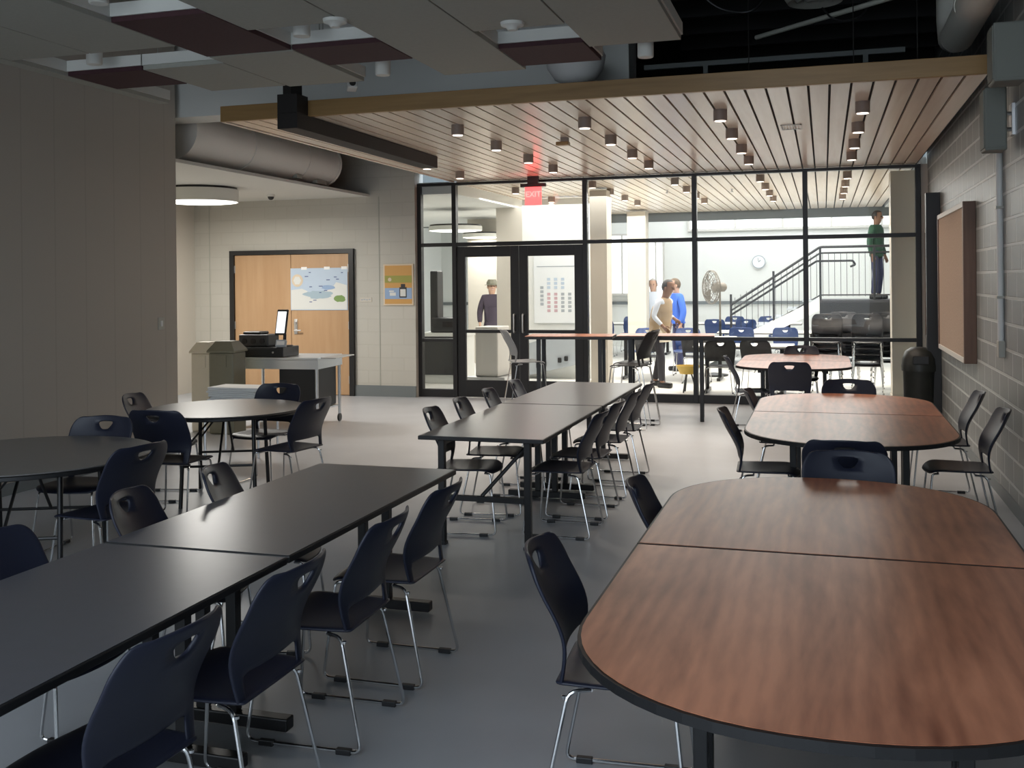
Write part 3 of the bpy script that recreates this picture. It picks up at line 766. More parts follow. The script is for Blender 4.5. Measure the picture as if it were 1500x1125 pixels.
# (x,y) is where the top of the backrest stands; local back-top is at y=-.30
def cpos(x, y, rz, r=.30): return (x-math.sin(rz)*r, y+math.cos(rz)*r, 0)
CH = None
def chair(x, y, rz, label, group=None, nudge=0):
    """rz: 0 faces away (+y), pi/2 faces -x, -pi/2 faces +x, pi faces the camera"""
    global CH
    loc = cpos(x, y, rz)
    if CH is None:
        CH = make_chair('stacking_chair', M['navy'], 0, loc, rz, label, group)
    else: dup(CH, loc, rz, label, group)
W_, E_, S_, N_ = PI/2, -PI/2, PI, 0
g = 'chairs along the long row of dark tables by the aisle, near'
chair(-1.66, 2.36, W_-.04, 'navy shell chair at the near dark table row, nearest on its aisle side', g)
chair(-1.65, 3.00, W_, 'navy shell chair at the near dark table row, second on its aisle side', g)
chair(-1.63, 3.70, W_+.03, 'navy shell chair at the near dark table row, third on its aisle side', g)
chair(-1.63, 4.33, W_, 'navy shell chair at the near dark table row, last on its aisle side', g)
g = 'chairs behind the near dark table row'
chair(-2.95, 3.02, E_, 'navy chair on the far side of the near dark table row, nearest us', g)
chair(-2.93, 3.80, E_+.25, 'navy chair on the far side of the near dark table row, between two others', g)
chair(-2.90, 4.42, E_+.30, 'navy chair with lit handle hole on the far side of the near dark table row', g)
g = 'chairs on the aisle side of the middle dark table row'
for i, y in enumerate((7.0, 7.6, 8.35, 9.02)):
    chair(-1.49, y, W_, 'dark shell chair at the middle table row, %s on its aisle side' % ['nearest', 'second', 'third', 'last'][i], g)
g = 'chairs on the far side of the middle dark table row'
for i, y in enumerate((6.88, 7.5, 8.2, 8.98)):
    chair(-2.72, y, E_+.12, 'dark shell chair at the middle table row, %s on its alcove side' % ['nearest', 'second', 'third', 'last'][i], g)
g = 'chairs around the near cherry oval table'
chair(-.95, 3.42, E_+.06, 'navy chair pulled out at the near cherry table, closest to the camera', g)
chair(-.82, 4.60, E_+.05, 'navy chair at the near cherry table, farther one on its aisle side', g)
chair(.11, 5.62, S_, 'navy chair facing us at the far end of the near cherry table', g)
chair(1.02, 4.50, W_, 'dark chair between the near cherry table and the block wall', g)
chair(1.06, 3.05, W_, 'dark chair half hidden under the near cherry table corner by the wall', g)
g = 'chairs around the second oval table'
chair(.10, 6.02, N_, 'navy chair with its back to us at the second oval table', g)
chair(-.68, 7.30, E_+.05, 'dark chair seen from the side at the second oval table, aisle side', g)
chair(-.60, 8.62, E_, 'dark chair half hidden at the second oval table, farther aisle side', g)
chair(1.16, 7.66, W_, 'dark chair by the block wall at the second oval table, nearer one', g)
chair(1.16, 8.80, W_, 'dark chair by the block wall at the second oval table, farther one', g)
chair(.20, 9.62, S_, 'dark chair facing us at the far end of the second oval table', g)
g = 'chairs around the far oval table'
chair(-.37, 11.55, N_, 'dark chair with pale handle hole, its back to us at the far oval table', g)
chair(-1.10, 12.30, E_+.15, 'dark chair seen edge-on beside the far oval table', g)
chair(-.30, 14.35, S_, 'dark chair between the far oval table and the glass', g)
g = 'chairs around the farther round table'
def at_round(cx, cy, ang, d, label, g):
    rz = math.atan2(-(math.cos(ang)), -(math.sin(ang))*-1) if 0 else None
    x, y = cx+d*math.cos(ang), cy+d*math.sin(ang)
    rz = ang+PI/2   # face the centre
    chair(x, y, rz, label, g)
at_round(-4.75, 7.42, RAD(193), .80, 'dark chair with pale handle hole beside the cream wall, at the farther round table', g)
at_round(-4.75, 7.42, RAD(-85), 1.08, 'black chair with its back to us at the farther round table', g)
at_round(-4.75, 7.42, RAD(88), .84, 'black chair facing us at the farther round table, before the steel cart', g)
at_round(-4.75, 7.42, RAD(-8), .92, 'dark chair seen from the side at the farther round table, nearest the aisle', g)
g = 'chairs around the nearer round table'
at_round(-4.65, 5.10, RAD(98), .86, 'dark chair with pale handle hole facing us at the nearer round table', g)
at_round(-4.65, 5.10, RAD(-8), .93, 'black chair turned from us at the nearer round table, aisle side', g)
at_round(-4.65, 5.10, RAD(200), .92, 'dark chair at the nearer round table by the cream wall', g)

# ------------------------------------------------------------------ tables
def tee_leg(t, x, y, w=.62, axis='x', h=.70):
    c = BM()
    d = (1, 0) if axis == 'x' else (0, 1)
    for s_ in (-.07, .07): box(c, (x+d[0]*s_, y+d[1]*s_, h/2+.03), (.045, .045, h-.06), bev=.004)
    box(c, (x, y, h+.0), (w*.8 if axis == 'x' else .06, .06 if axis == 'x' else w*.8, .03))
    L = obj('leg', c, M['black'], t)
    c = BM(); box(c, (x, y, .035), (w if axis == 'x' else .06, .06 if axis == 'x' else w, .05), bev=.006); obj('foot', c, M['black'], L)
def post_leg(t, x, y, h=.71, r=.022):
    c = BM(); box(c, (x, y, h/2), (.045, .045, h), bev=.004); box(c, (x, y, .01), (.055, .055, .02)); obj('leg', c, M['black'], t)
def rect_top(t, w, l, m, zt=.74):
    c = BM(); bx(c, -w/2+.003, w/2-.003, -l/2+.007, l/2-.007, zt-.0015, zt); obj('tabletop', c, m, t)
    c = BM(); bx(c, -w/2-.004, w/2+.004, -l/2+.0, l/2-.0, zt-.028, zt-.002, .004); obj('edge_band', c, M['edge'], t)
    c = BM()
    for s_ in (-1, 1): bx(c, s_*w*.36-.02, s_*w*.36+.02, -l*.42, l*.42, zt-.075, zt-.034)
    obj('apron_rail', c, M['black'], t)
def long_table(x, y, l, label, ends, w=.82, group=None, m='greytop'):
    t = thing('long_table', label, 'table', (x, y, 0), 0, group); rect_top(t, w, l, M[m])
    for e, s_ in zip(ends, (-1, 1)):
        yy = s_*(l/2-.16)
        if e == 'T': tee_leg(t, 0, yy, .64)
        else:
            for q in (-1, 1): post_leg(t, q*(w/2-.13), s_*(l/2-.10))
            c = BM(); yy = s_*(l/2-.10)
            bx(c, -w/2+.15, w/2-.15, yy-.018, yy+.018, .30, .335)
            tube(c, [(-.02, yy, .335), (w/2-.15, yy-s_*.25, .70)], .014, 8)
            obj('brace', c, M['black'], t)
    return t
g = 'dark laminate long tables'
long_table(-2.34, 2.46, 1.90, 'dark grey long table nearest the camera, running off the photo', 'TT', group=g)
long_table(-2.34, 4.335, 1.82, 'dark grey long table, farther half of the near row', 'TT', group=g)
long_table(-2.17, 7.27, 1.84, 'dark grey long table, nearer half of the middle row', 'PT', .86, group=g)
long_table(-2.17, 9.15, 1.88, 'dark grey long table, farther half of the middle row', 'TT', .86, group=g)
def d_outline(w, l, p=2.2, n=28):
    """straight seam side at y=0, rounded end toward -y"""
    pts = [(w/2, 0)]
    ys = .58*l
    for i in range(n+1):
        a = PI*i/n
        ca, sa = math.cos(a), math.sin(a)
        x = w/2*math.copysign(abs(ca)**(2/p), ca); y = -ys-(l-ys)*abs(sa)**1.0
        pts.append((x, y))
    pts.append((-w/2, 0)); return pts
def inset(pts, d, cx=0, cy=None):
    cy = cy if cy is not None else sum(p[1] for p in pts)/len(pts)
    return [(cx+(x-cx)*(1+d), cy+(y-cy)*(1+d)) for x, y in pts]
def d_table(x, y, w, l, rz, label, m='cherry', group=None):
    t = thing('half_oval_table', label, 'table', (x, y, 0), rz, group)
    P_ = d_outline(w, l)
    PI_ = [(px*.993, -.007+(py*.991 if py < -.01 else 0)) for px, py in P_]
    c = BM(); prism(c, PI_, .7405, .742); o = obj('tabletop', c, M[m], t)
    E2 = [(px*1.006, py*1.004 if py < -.01 else py) for px, py in P_]
    c = BM(); prism(c, E2, .714, .740); obj('edge_band', c, M['edge'], t)
    c = BM(); bx(c, -w*.34, w*.34, -.10, -.06, .66, .714); bx(c, -w*.3, -w*.3+.04, -l*.7, -.1, .66, .714); bx(c, w*.3-.04, w*.3, -l*.7, -.1, .66, .714); obj('apron_rail', c, M['black'], t)
    tee_leg(t, -w*.27, -l*.42, .60, 'y', .68); tee_leg(t, w*.27, -l*.42, .60, 'y', .68)
    return t
g = 'half oval tables in pairs'
d_table(0, 3.93, 1.40, 1.57, 0, 'cherry half oval table closest to the camera', group=g)
d_table(0, 3.94, 1.40, 1.52, PI, 'cherry half oval table joined behind the closest one', group=g)
d_table(.15, 8.10, 1.36, 1.55, 0, m='cherry_far', label= 'half oval table, nearer half of the second oval pair', group=g)
d_table(.15, 8.11, 1.36, 1.40, PI, m='cherry_far', label= 'half oval table, farther half of the second oval pair', group=g)
d_table(-.36, 13.20, 1.32, 1.22, 0, m='cherry_far', label= 'half oval table, nearer half of the pale shining pair by the glass', group=g)
d_table(-.36, 13.21, 1.32, 1.22, PI, m='cherry_far', label= 'half oval table, farther half of the pale shining pair by the glass', group=g)
def round_table(x, y, r, label, m='roundtop', group=None, h=.74, rz=.4):
    t = thing('round_table', label, 'table', (x, y, 0), rz, group)
    c = BM(); lathe(c, [(0, h-.008), (r-.003, h-.008), (r, h-.005), (r, h-.002), (r-.003, h), (0, h)], 56); obj('tabletop', c, M[m], t)
    c = BM(); lathe(c, [(0, h-.035), (r, h-.035), (r+.005, h-.03), (r+.005, h-.0125), (r, h-.0085), (0, h-.0085)], 56); obj('edge_band', c, M['edge'], t, True)
    for sx in (-1, 1):
        for sy_ in (-1, 1):
            c = BM(); tube(c, [(sx*r*.42, sy_*r*.50, h-.04), (sx*r*.45, sy_*r*.62, 0.0)], .016, 10); obj('leg', c, M['black'], t, True)
    for sy_ in (-1, 1):
        c = BM(); tube(c, [(-r*.44, sy_*r*.56, .32), (r*.44, sy_*r*.56, .32)], .010, 8)
        tube(c, [(0, sy_*r*.56, .32), (.0, sy_*r*.1, h-.04)], .010, 8); tube(c, [(-r*.42, sy_*r*.52, .45), (-r*.1, sy_*r*.3, h-.04)], .008, 8)
        obj('brace', c, M['black'], t, True)
    return t
round_table(-4.75, 7.42, .64, 'grey round folding table beside the steel cart, farther of two', group='grey round tables')
round_table(-4.65, 5.10, .74, 'grey round folding table by the cream wall, nearer of two', group='grey round tables')
def bar_table(x, y, l, w, rz, label, m='cherry_far'):
    t = thing('bar_table', label, 'table', (x, y, 0), rz, 'high bar tables before the glass'); zt = 1.07
    c = BM(); bx(c, -l/2, l/2, -w/2, w/2, zt-.006, zt, .002); obj('tabletop', c, M[m], t)
    c = BM(); bx(c, -l/2, l/2, -w/2-.003, w/2+.003, zt-.04, zt-.0065, .004); obj('edge_band', c, M['edge'], t)
    for s_ in (-1, 1):
        for q in (-1, 1):
            c = BM(); box(c, (s_*(l/2-.16), q*(w/2-.10), (zt-.04)/2), (.05, .05, zt-.04), bev=.004); obj('leg', c, M['black'], t)
        c = BM(); box(c, (s_*(l/2-.16), 0, .12), (.045, w-.25, .045)); obj('stretcher', c, M['black'], t)
bar_table(-3.10, 12.75, 1.10, .62, RAD(6), 'high bar table with reddish top before the glass doors')
bar_table(-1.92, 12.98, 1.20, .62, RAD(6), 'high bar table with pale shining top before the fan side panes')
ST = make_chair('bar_stool', M['greyshell'], .30, cpos(-3.88, 12.35, E_+.5), E_+.5, 'grey shell bar stool at the door end of the high tables', 'bar stools')
ST2 = make_chair('bar_stool', M['blackshell'], .30, cpos(-1.94, 12.10, W_-.2), W_-.2, 'black bar stool at the high tables, nearer of the overlapping pair', 'bar stools')
dup(ST2, cpos(-1.98, 12.50, W_-.1), W_-.1, 'black bar stool at the high tables, farther of the overlapping pair', 'bar stools')

# ------------------------------------------------------------------ alcove: steel cart, POS gear, bins
t = thing('steel_cart', 'stainless steel serving cart before the maple doors', 'cart', (-6.45, 11.5, 0), RAD(4))
c = BM(); bx(c, -.56, .56, -.38, .38, .83, .86, .006); bx(c, -.56, .56, -.38, -.36, .72, .83); bx(c, -.56, .56, .36, .38, .72, .83); bx(c, -.56, -.54, -.36, .36, .72, .83); bx(c, .54, .56, -.36, .36, .72, .83); obj('worktop', c, M['stainless'], t)
for sx in (-1, 1):
    for sy_ in (-1, 1):
        c = BM(); tube(c, [(sx*.53, sy_*.35, .10), (sx*.53, sy_*.35, .83)], .02, 10); lg = obj('leg', c, M['stainless'], t, True)
        c = BM(); tube(c, [(sx*.53-.012, sy_*.35, .05), (sx*.53+.012, sy_*.35, .05)], .05, 14); obj('caster', c, M['blackp'], lg, True)
c = BM(); bx(c, -.53, .53, -.35, .35, .20, .22); obj('lower_shelf', c, M['stainless'], t)
c = BM(); bx(c, .02, .50, -.32, .32, .225, .72, .01); obj('black_insert', c, M['blackp'], t)
c = BM(); bx(c, .56, .76, -.30, .30, .845, .858, .004); obj('drop_leaf', c, M['alu'], t)
zt = .862
t = thing('cash_drawer', 'flat black cash drawer on the steel cart', 'cash drawer', (-6.67, 11.35, zt), RAD(3))
c = BM(); bx(c, -.33, .33, -.22, .22, 0, .12, .008); obj('drawer_case', c, M['blackp'], t)
c = BM(); bx(c, -.31, .31, -.228, -.22, .02, .10, .003); obj('drawer_front', c, M['black'], t)
c = BM(); lathe(c, [(0, 0), (.012, 0), (.012, .008), (0, .008)], 12); bmesh.ops.rotate(c, verts=c.verts, cent=(0, 0, 0), matrix=Matrix.Rotation(PI/2, 3, 'X')); bmesh.ops.translate(c, verts=c.verts, vec=(.2, -.23, .06)); obj('lock', c, M['alu'], t)
t = thing('receipt_printer', 'black boxy printer with three round knobs on the cash drawer', 'printer', (-6.78, 11.35, zt+.122), RAD(3))
c = BM(); bx(c, -.20, .20, -.15, .15, 0, .15, .012); bx(c, -.16, .08, -.12, .12, .15, .185, .015); obj('printer_body', c, M['blackp'], t)
for x in (-.12, 0, .12):
    c = BM(); tube(c, [(x, -.15, .07), (x, -.158, .07)], .035, 16); obj('knob', c, M['steelbeam'], t)
t = thing('payment_terminal', 'upright tablet terminal with a bright white screen on the cart', 'terminal', (-6.44, 11.32, zt+.122), RAD(-6))
R_ = Matrix.Rotation(RAD(-12), 3, 'X')
c = BM(); box(c, (0, 0, .30), (.16, .025, .32), bev=.008, rot=R_); obj('tablet', c, M['black'], t)
c = BM(); box(c, (0, -.014, .30), (.125, .004, .27), rot=R_); obj('screen', c, M['screen'], t)
c = BM(); tube(c, [(0, .05, 0), (0, .06, .15)], .02, 10); bx(c, -.08, .08, -.02, .12, 0, .015, .004); obj('stand', c, M['black'], t)
t = thing('card_reader', 'small pale card reader leaning on the cash drawer', 'card reader', (-6.36, 11.16, zt+.122), RAD(10))
c = BM(); box(c, (0, 0, .045), (.13, .05, .09), bev=.008, rot=Matrix.Rotation(RAD(-20), 3, 'X')); obj('reader_body', c, M['p_grey'], t)
c = BM(); box(c, (0, -.026, .055), (.10, .004, .05), rot=Matrix.Rotation(RAD(-20), 3, 'X')); obj('display', c, M['paper'], t)
def waste_bin(x, y, w, h, m, label):
    t = thing('waste_bin', label, 'bin', (x, y, 0), RAD(5), 'waste bins in the alcove')
    c = BM(); bx(c, -w/2, w/2, -w/2, w/2, 0, h-.13, .02); obj('bin_body', c, m, t)
    c = BM(); z0, z1 = h-.13, h; a, q = w/2+.015, w/2*.62
    vs = [[c.verts.new((sx*k, sy_*k, z)) for sx, sy_ in ((-1, -1), (1, -1), (1, 1), (-1, 1))] for k, z in ((a, z0), (a, z0+.02), (q, z1))]
    for A, B_ in zip(vs, vs[1:]):
        for i in range(4): c.faces.new((A[i], A[(i+1) % 4], B_[(i+1) % 4], B_[i]))
    c.faces.new(vs[0][::-1]); c.faces.new(vs[2]); obj('bin_lid', c, m, t)
    c = BM(); bx(c, -w*.22, w*.22, -w/2-.006, -w/2, h-.30, h-.16, .003); obj('front_plate', c, m, t)
waste_bin(-7.14, 10.75, .27, 1.07, M['bin1'], 'beige waste bin with a peaked lid by the cream wall end')
waste_bin(-6.79, 10.65, .32, 1.09, M['bin2'], 'olive grey waste bin with a flared lid beside the cart')
t = thing('utility_stand', 'low steel stand holding the white paper stack behind the round table', 'stand', (-5.80, 9.35, 0))
c = BM(); bx(c, -.34, .34, -.22, .22, .53, .56, .004); obj('stand_top', c, M['stainless'], t)
for sx in (-1, 1):
    for sy_ in (-1, 1):
        c = BM(); tube(c, [(sx*.31, sy_*.19, 0), (sx*.31, sy_*.19, .53)], .014, 8); obj('leg', c, M['stainless'], t, True)
for i in range(7):
    c = BM(); R = random.Random(i); box(c, (0, 0, .010), (.60+R.uniform(-.04, .04), .34, .019), bev=.006)
    tag(obj('paper_pack', c, M['paper'], None, loc=(-5.80+R.uniform(-.03, .03), 9.35, .561+i*.0205), rz=R.uniform(-.08, .08)), 'white paper pack in the pile behind the farther round table', 'paper pack', 'white paper packs in one pile')

# ------------------------------------------------------------------ people
def skin_mesh(name, verts, edges, radii, m, parent, root=0, sub=2):
    me = bpy.data.meshes.new(name); me.from_pydata(verts, edges, [])
    o = bpy.data.objects.new(name, me); COL.objects.link(o)
    md = o.modifiers.new('skin', 'SKIN'); md.use_smooth_shade = True
    for i, v in enumerate(me.skin_vertices[0].data):
        r = radii[i]; v.radius = r if isinstance(r, tuple) else (r, r)
        v.use_root = (i == root)
    s_ = o.modifiers.new('sub', 'SUBSURF'); s_.levels = sub; s_.render_levels = sub
    bpy.context.view_layer.update(); bake(o)
    o.data.materials.clear(); o.data.materials.append(m); o.parent = parent
    return o
def person(loc, rz, label, skin, hair, top, legs, lean=0., turn=0., arms=None, stride=.0, hem=None, hairlen=0, sleeves=None, vest=None, hat=None, apron=None):
    """faces +y. arms: ((elbow, wrist) right, (elbow, wrist) left)"""
    t = thing('person', label, 'person', loc, rz)
    def up(p):     # lean the trunk forward about the hips
        x, y, z = p; dz = z-.95
        if dz <= 0: return Vector(p)
        return Vector((x, y*math.cos(lean)+dz*math.sin(lean), .95+dz*math.cos(lean)-y*math.sin(lean)))
    pel, wst, cht, nck, hd0, hd1 = Vector((0, 0, .95)), up((0, .0, 1.10)), up((0, .01, 1.32)), up((0, .0, 1.50)), up((0, .03, 1.58)), up((0, .035, 1.735))
    arms = arms or (((.25, -.02, 1.14), (.26, .06, .90)), ((-.25, -.02, 1.14), (-.26, .06, .90)))
    V, Ed, Rr = [pel, wst, cht, nck, hd0, hd1, up((0, .03, 1.785))], [(0, 1), (1, 2), (2, 3), (3, 4), (4, 5), (5, 6)], [(.13, .085), (.115, .075), (.135, .08), .052, .086, (.092, .104), (.060, .070)]
    joints = {}
    for s_, k in ((1, 0), (-1, 1)):
        sh = up((s_*.17, 0, 1.44)); el = up(arms[k][0]); wr = up(arms[k][1])
        i0 = len(V); V += [sh, el, wr]; Ed += [(2, i0), (i0, i0+1), (i0+1, i0+2)]; Rr += [.050, .040, .028]
        d = (wr-el).normalized(); side = Vector((s_, 0, 0)) - d*d.x*s_
        side = side.normalized() if side.length > .1 else Vector((0, 1, 0)); nrm = d.cross(side)
        palm = wr+d*.075; ip = len(V); V.append(palm); Ed.append((i0+2, ip)); Rr.append((.034, .018))
        for f_, (off, ln) in enumerate(((-.028, .072), (-.009, .082), (.010, .076), (.027, .058))):
            a = palm+nrm*off*.9; b1 = a+d*ln*.55; b2 = b1+(d*.8-side*.5).normalized()*ln*.45
            j = len(V); V += [a+d*.012, b1, b2]; Ed += [(ip, j), (j, j+1), (j+1, j+2)]; Rr += [.010, .009, .0075]
        th = wr+d*.03+nrm*-.03; j = len(V); V += [th, th+(d-nrm).normalized()*.045, th+(d*1.3-nrm*.6).normalized()*.075]; Ed += [(ip, j), (j, j+1), (j+1, j+2)]; Rr += [.011, .010, .008]
        hip = Vector((s_*.09, 0, .90)); kn = Vector((s_*.10, stride*s_*.5+.03, .50)); an = Vector((s_*.11, stride*s_*.9-.02, .09))
        i1 = len(V); V += [hip, kn, an, an+Vector((0, .07, -.045)), an+Vector((0, .16, -.06))]; Ed += [(0, i1), (i1, i1+1), (i1+1, i1+2), (i1+2, i1+3), (i1+3, i1+4)]; Rr += [.075, .055, .040, .038, .028]
        joints[s_] = (sh, el, wr, hip, kn, an)
    skin_mesh('body', V, Ed, Rr, skin, t)
    # garments
    def upper(m, g=.014, arm=True, bottom=.88, name='jacket'):
        v, e, r = [Vector((0, 0, bottom)), wst, cht, nck], [(0, 1), (1, 2), (2, 3)], [(.205+g, .15+g), (.155+g, .11+g), (.165+g, .115+g), .062+g]
        for s_ in (1, -1):
            sh, el, wr = joints[s_][:3]; i = len(v)
            v += [sh]; e += [(2, i)]; r += [.062+g]
            if arm: v += [el, el.lerp(wr, .92)]; e += [(i, i+1), (i+1, i+2)]; r += [.050+g, .036+g]
        return skin_mesh(name, v, e, r, m, t, 1)
    upper(top, -.004 if vest else .016, True, .90 if not hem else hem, 'jacket' if not vest else 'shirt')
    if vest: upper(vest, .048, False, .90, 'vest')
    v, e, r = [Vector((0, 0, .99))], [], [(.10, .09)]
    for s_ in (1, -1):
        hip, kn, an = joints[s_][3:]; i = len(v); v += [hip, kn, an+Vector((0, 0, .0))]; e += [(0, i), (i, i+1), (i+1, i+2)]; r += [.088, .070, .056]
    skin_mesh('trousers', v, e, r, legs, t)
    for s_ in (1, -1):
        an = joints[s_][5]; c = BM(); box(c, (an.x, an.y+.06, .045), (.095, .27, .09), bev=.03); obj('shoe', c, M['black'], t, True)
    hc = hd0.lerp(hd1, .50)
    c = BM(); bmesh.ops.create_uvsphere(c, u_segments=20, v_segments=18, radius=.117)
    bmesh.ops.scale(c, verts=c.verts, vec=(.86, 1.0, 1.05))
    bmesh.ops.delete(c, geom=[w_ for w_ in c.verts if w_.co.z < -.02-.05*(w_.co.y < -.03)-hairlen*(w_.co.y < .02) or (w_.co.y > .045 and w_.co.z < .072)], context='VERTS')
    bmesh.ops.translate(c, verts=c.verts, vec=hc+Vector((0, -.004, .022))); ho = obj('hair', c, hair, t, True)
    c = BM(); q = hc
    box(c, q+Vector((0, .105, -.012)), (.024, .035, .045), bev=.008); obj('nose', c, skin, t, True)
    for s_ in (-1, 1):
        c = BM(); bmesh.ops.create_uvsphere(c, u_segments=8, v_segments=6, radius=.011); bmesh.ops.translate(c, verts=c.verts, vec=q+Vector((s_*.032, .088, .012))); obj('eye', c, M['black'], t, True)
        c = BM(); bmesh.ops.create_uvsphere(c, u_segments=8, v_segments=6, radius=.028); bmesh.ops.scale(c, verts=c.verts, vec=(.4, .7, 1.1)); bmesh.ops.translate(c, verts=c.verts, vec=q+Vector((s_*.092, .0, -.005))); obj('ear', c, skin, t, True)
    c = BM(); box(c, q+Vector((0, .090, -.052)), (.045, .012, .010), bev=.004); obj('mouth', c, M['p_pink'], t)
    if apron:
        c = BM(); g_ = []
        for z in (1.0, .88, .74):
            g_.append([c.verts.new((.15*q/3*(1+(1-z)*.4), .135+.03*(1-z)-.02*(q/3)**2, z)) for q in range(-3, 4)])
        for A, B_ in zip(g_, g_[1:]):
            for q in range(6): c.faces.new((A[q], A[q+1], B_[q+1], B_[q]))
        obj('apron', c, apron, t, True)
    if hat:
        c = BM(); lathe(c, [(0, .13), (.08, .12), (.112, .06), (.116, .02), (.15, .015), (.15, .005), (0, .005)], 20); bmesh.ops.translate(c, verts=c.verts, vec=q+Vector((0, 0, .03))); obj('hat', c, hat, t, True)
    return t
RIGHT, LEFT = -PI/2, PI/2
person((-2.62, 16.9, 0), RIGHT-.45, 'person in a tan vest over a pale shirt walking behind the glass', M['skin1'], M['hair'], M['shirt'], M['pants'], lean=.24,
       arms=(((.26, .02, 1.18), (.22, .22, 1.06)), ((-.27, -.10, 1.20), (-.24, .12, 1.14))), stride=.16, vest=M['tan'], apron=M['cream'])
person((-2.70, 19.9, 0), LEFT+.5, 'person in a bright blue jacket standing behind the tan vest', M['skin2'], M['hairb'], M['blue'], M['navyp'], lean=.06, hairlen=.05)
person((-3.62, 22.6, 0), S_, 'person with grey hair and pale top farthest back near the windows', M['skin2'], M['hairg'], M['shirt'], M['navyp'])
person((-6.50, 19.9, 0), S_+.5, 'person in a long plum coat and hat seen through the glass door', M['skin2'], M['hair'], M['coat'], M['pants'], hem=.62, hat=M['bin2'])
person((1.02, 22.0, 1.33), RIGHT-.5, 'person in a green jacket and dark trousers on the stair landing', M['skin1'], M['hair'], M['green'], M['navyp'], hem=.82,
       arms=(((.25, -.02, 1.14), (.25, .03, .88)), ((-.27, -.04, 1.14), (-.28, .05, .88))))

# ------------------------------------------------------------------ stair in the cafeteria
t = thing('stair', 'straight stair with pale stringers rising to a dark landing beyond the glass', 'stair', (0, 22.0, 0))
X0, X1, ZL, YW = -2.55, -.12, 1.33, .62
nst = 8
for i in range(nst):
    x = X0+(X1-X0)*i/nst; z = ZL*(i+1)/nst
    c = BM(); bx(c, x, x+(X1-X0)/nst+.03, -YW, YW, z-.04, z, .004); obj('step', c, M['p_grey'], t)
for s_ in (-1, 1):
    c = BM(); y = s_*(YW+.025)
    a = [(X0-.05, 0), (X0+.22, 0), (X1+.03, ZL-.20), (X1+.03, ZL+.04), (X0-.05, .10)]
    vs = [[c.verts.new((x, yy, z)) for x, z in a] for yy in (y-.02, y+.02)]
    c.faces.new(vs[0]); c.faces.new(vs[1][::-1])
    for i in range(5): c.faces.new((vs[0][i], vs[0][(i+1) % 5], vs[1][(i+1) % 5], vs[1][i]))
    obj('stringer', c, M['cafe_white'], t)
c = BM(); bx(c, X1+.03, 2.95, -YW-.04, YW+.04, ZL-.05, ZL, .003); obj('landing', c, M['p_dark'], t)
c = BM(); bx(c, X1+.03, 1.25, -YW-.04, -YW, ZL-.36, ZL-.05); obj('landing_fascia', c, M['black'], t)
c = BM()
for x in (.1, 2.6):
    for y in (-YW+.05, YW-.05): bx(c, x-.04, x+.04, y-.04, y+.04, 0, ZL-.05)
obj('landing_post', c, M['p_dark'], t)
t = thing('stair_railing', 'dark metal stair railing with thin balusters beyond the glass', 'railing', (0, 22.0-YW+.02, 0))
rl = 1.0
c = BM(); tube(c, arc([(X0+.72, 0, .22+rl+.02), (X1+.05, 0, ZL+rl+.06), (2.4, 0, ZL+rl+.06)], .05), .026, 10); obj('handrail', c, M['black'], t, True)
c = BM(); tube(c, arc([(X0+.72, 0, .12+rl), (X1+.05, 0, ZL+rl-.06), (2.4, 0, ZL+rl-.06)], .05), .018, 8); obj('second_rail', c, M['black'], t, True)
c = BM(); tube(c, arc([(X0+.70, .07, rl+.02), (X1-.02, .07, ZL+rl-.22), (.55, .07, ZL+rl-.22), (.6, .07, ZL+rl-.30), (.5, .07, ZL+rl-.34)], .03), .022, 10); obj('grab_rail', c, M['black'], t, True)
c = BM(); tube(c, [(X0+.45, 0, .25), (X1+.05, 0, ZL+.10), (2.4, 0, ZL+.10)], .014, 8); obj('lower_rail', c, M['black'], t, True)
for x in (X0+.72, -.98, X1+.05, .95, 2.3):
    zb = max(0, (x-X0)/(X1-X0)*ZL) if x < X1 else ZL
    c = BM(); bx(c, x-.022, x+.022, -.022, .022, zb, min(zb, ZL)+rl+.06); obj('post', c, M['black'], t)
k = 0
while True:
    x = X0+.80+k*.115; k += 1
    if x > 2.25: break
    zb = (x-X0)/(X1-X0)*ZL if x < X1 else ZL
    c = BM(); tube(c, [(x, 0, zb+.07), (x, 0, zb+rl-.05)], .0055, 6); obj('baluster', c, M['black'], t)

# pedestal fan
t = thing('pedestal_fan', 'large grey pedestal fan standing before the white far wall', 'fan', (-1.93, 19.0, 0), RAD(-58))
zc, rf = 1.62, .305
c = BM(); lathe(c, [(0, 0), (.24, 0), (.25, .03), (.06, .06), (0, .06)], 24); obj('base', c, M['black'], t, True)
c = BM(); tube(c, [(0, .12, .05), (0, .12, 1.0)], .024, 12); obj('lower_pole', c, M['black'], t, True)
c = BM(); tube(c, [(0, .12, 1.0), (0, .12, zc)], .018, 12); obj('upper_pole', c, M['fan'], t, True)
c = BM(); tube(c, [(0, -.02, zc), (0, .05, zc), (0, .20, zc), (0, .24, zc)], [.06, .085, .085, .05], 16); obj('motor', c, M['fan'], t, True)
for k in range(3):
    c = BM(); a0 = 2*PI*k/3; g_ = []
    for i in range(5):
        r_ = .05+i*.055; w0, w1 = -.28-.05*i, .38
        g_.append([c.verts.new((r_*math.cos(a0+w), -.07+.05*(w-.05), zc+r_*math.sin(a0+w))) for w in [w0+(w1-w0)*q/4 for q in range(5)]])
    for A, B_ in zip(g_, g_[1:]):
        for q in range(4): c.faces.new((A[q], A[q+1], B_[q+1], B_[q]))
    obj('blade', c, M['fan'], t, True)
c = BM()
for y, rr in ((-.14, .08), (-.135, .16), (-.12, .24), (-.07, rf), (-.03, rf), (.02, .24), (.03, .14)):
    tube(c, [(rr*math.cos(2*PI*i/28), y, zc+rr*math.sin(2*PI*i/28)) for i in range(28)], .006 if rr < rf else .010, 6, True)
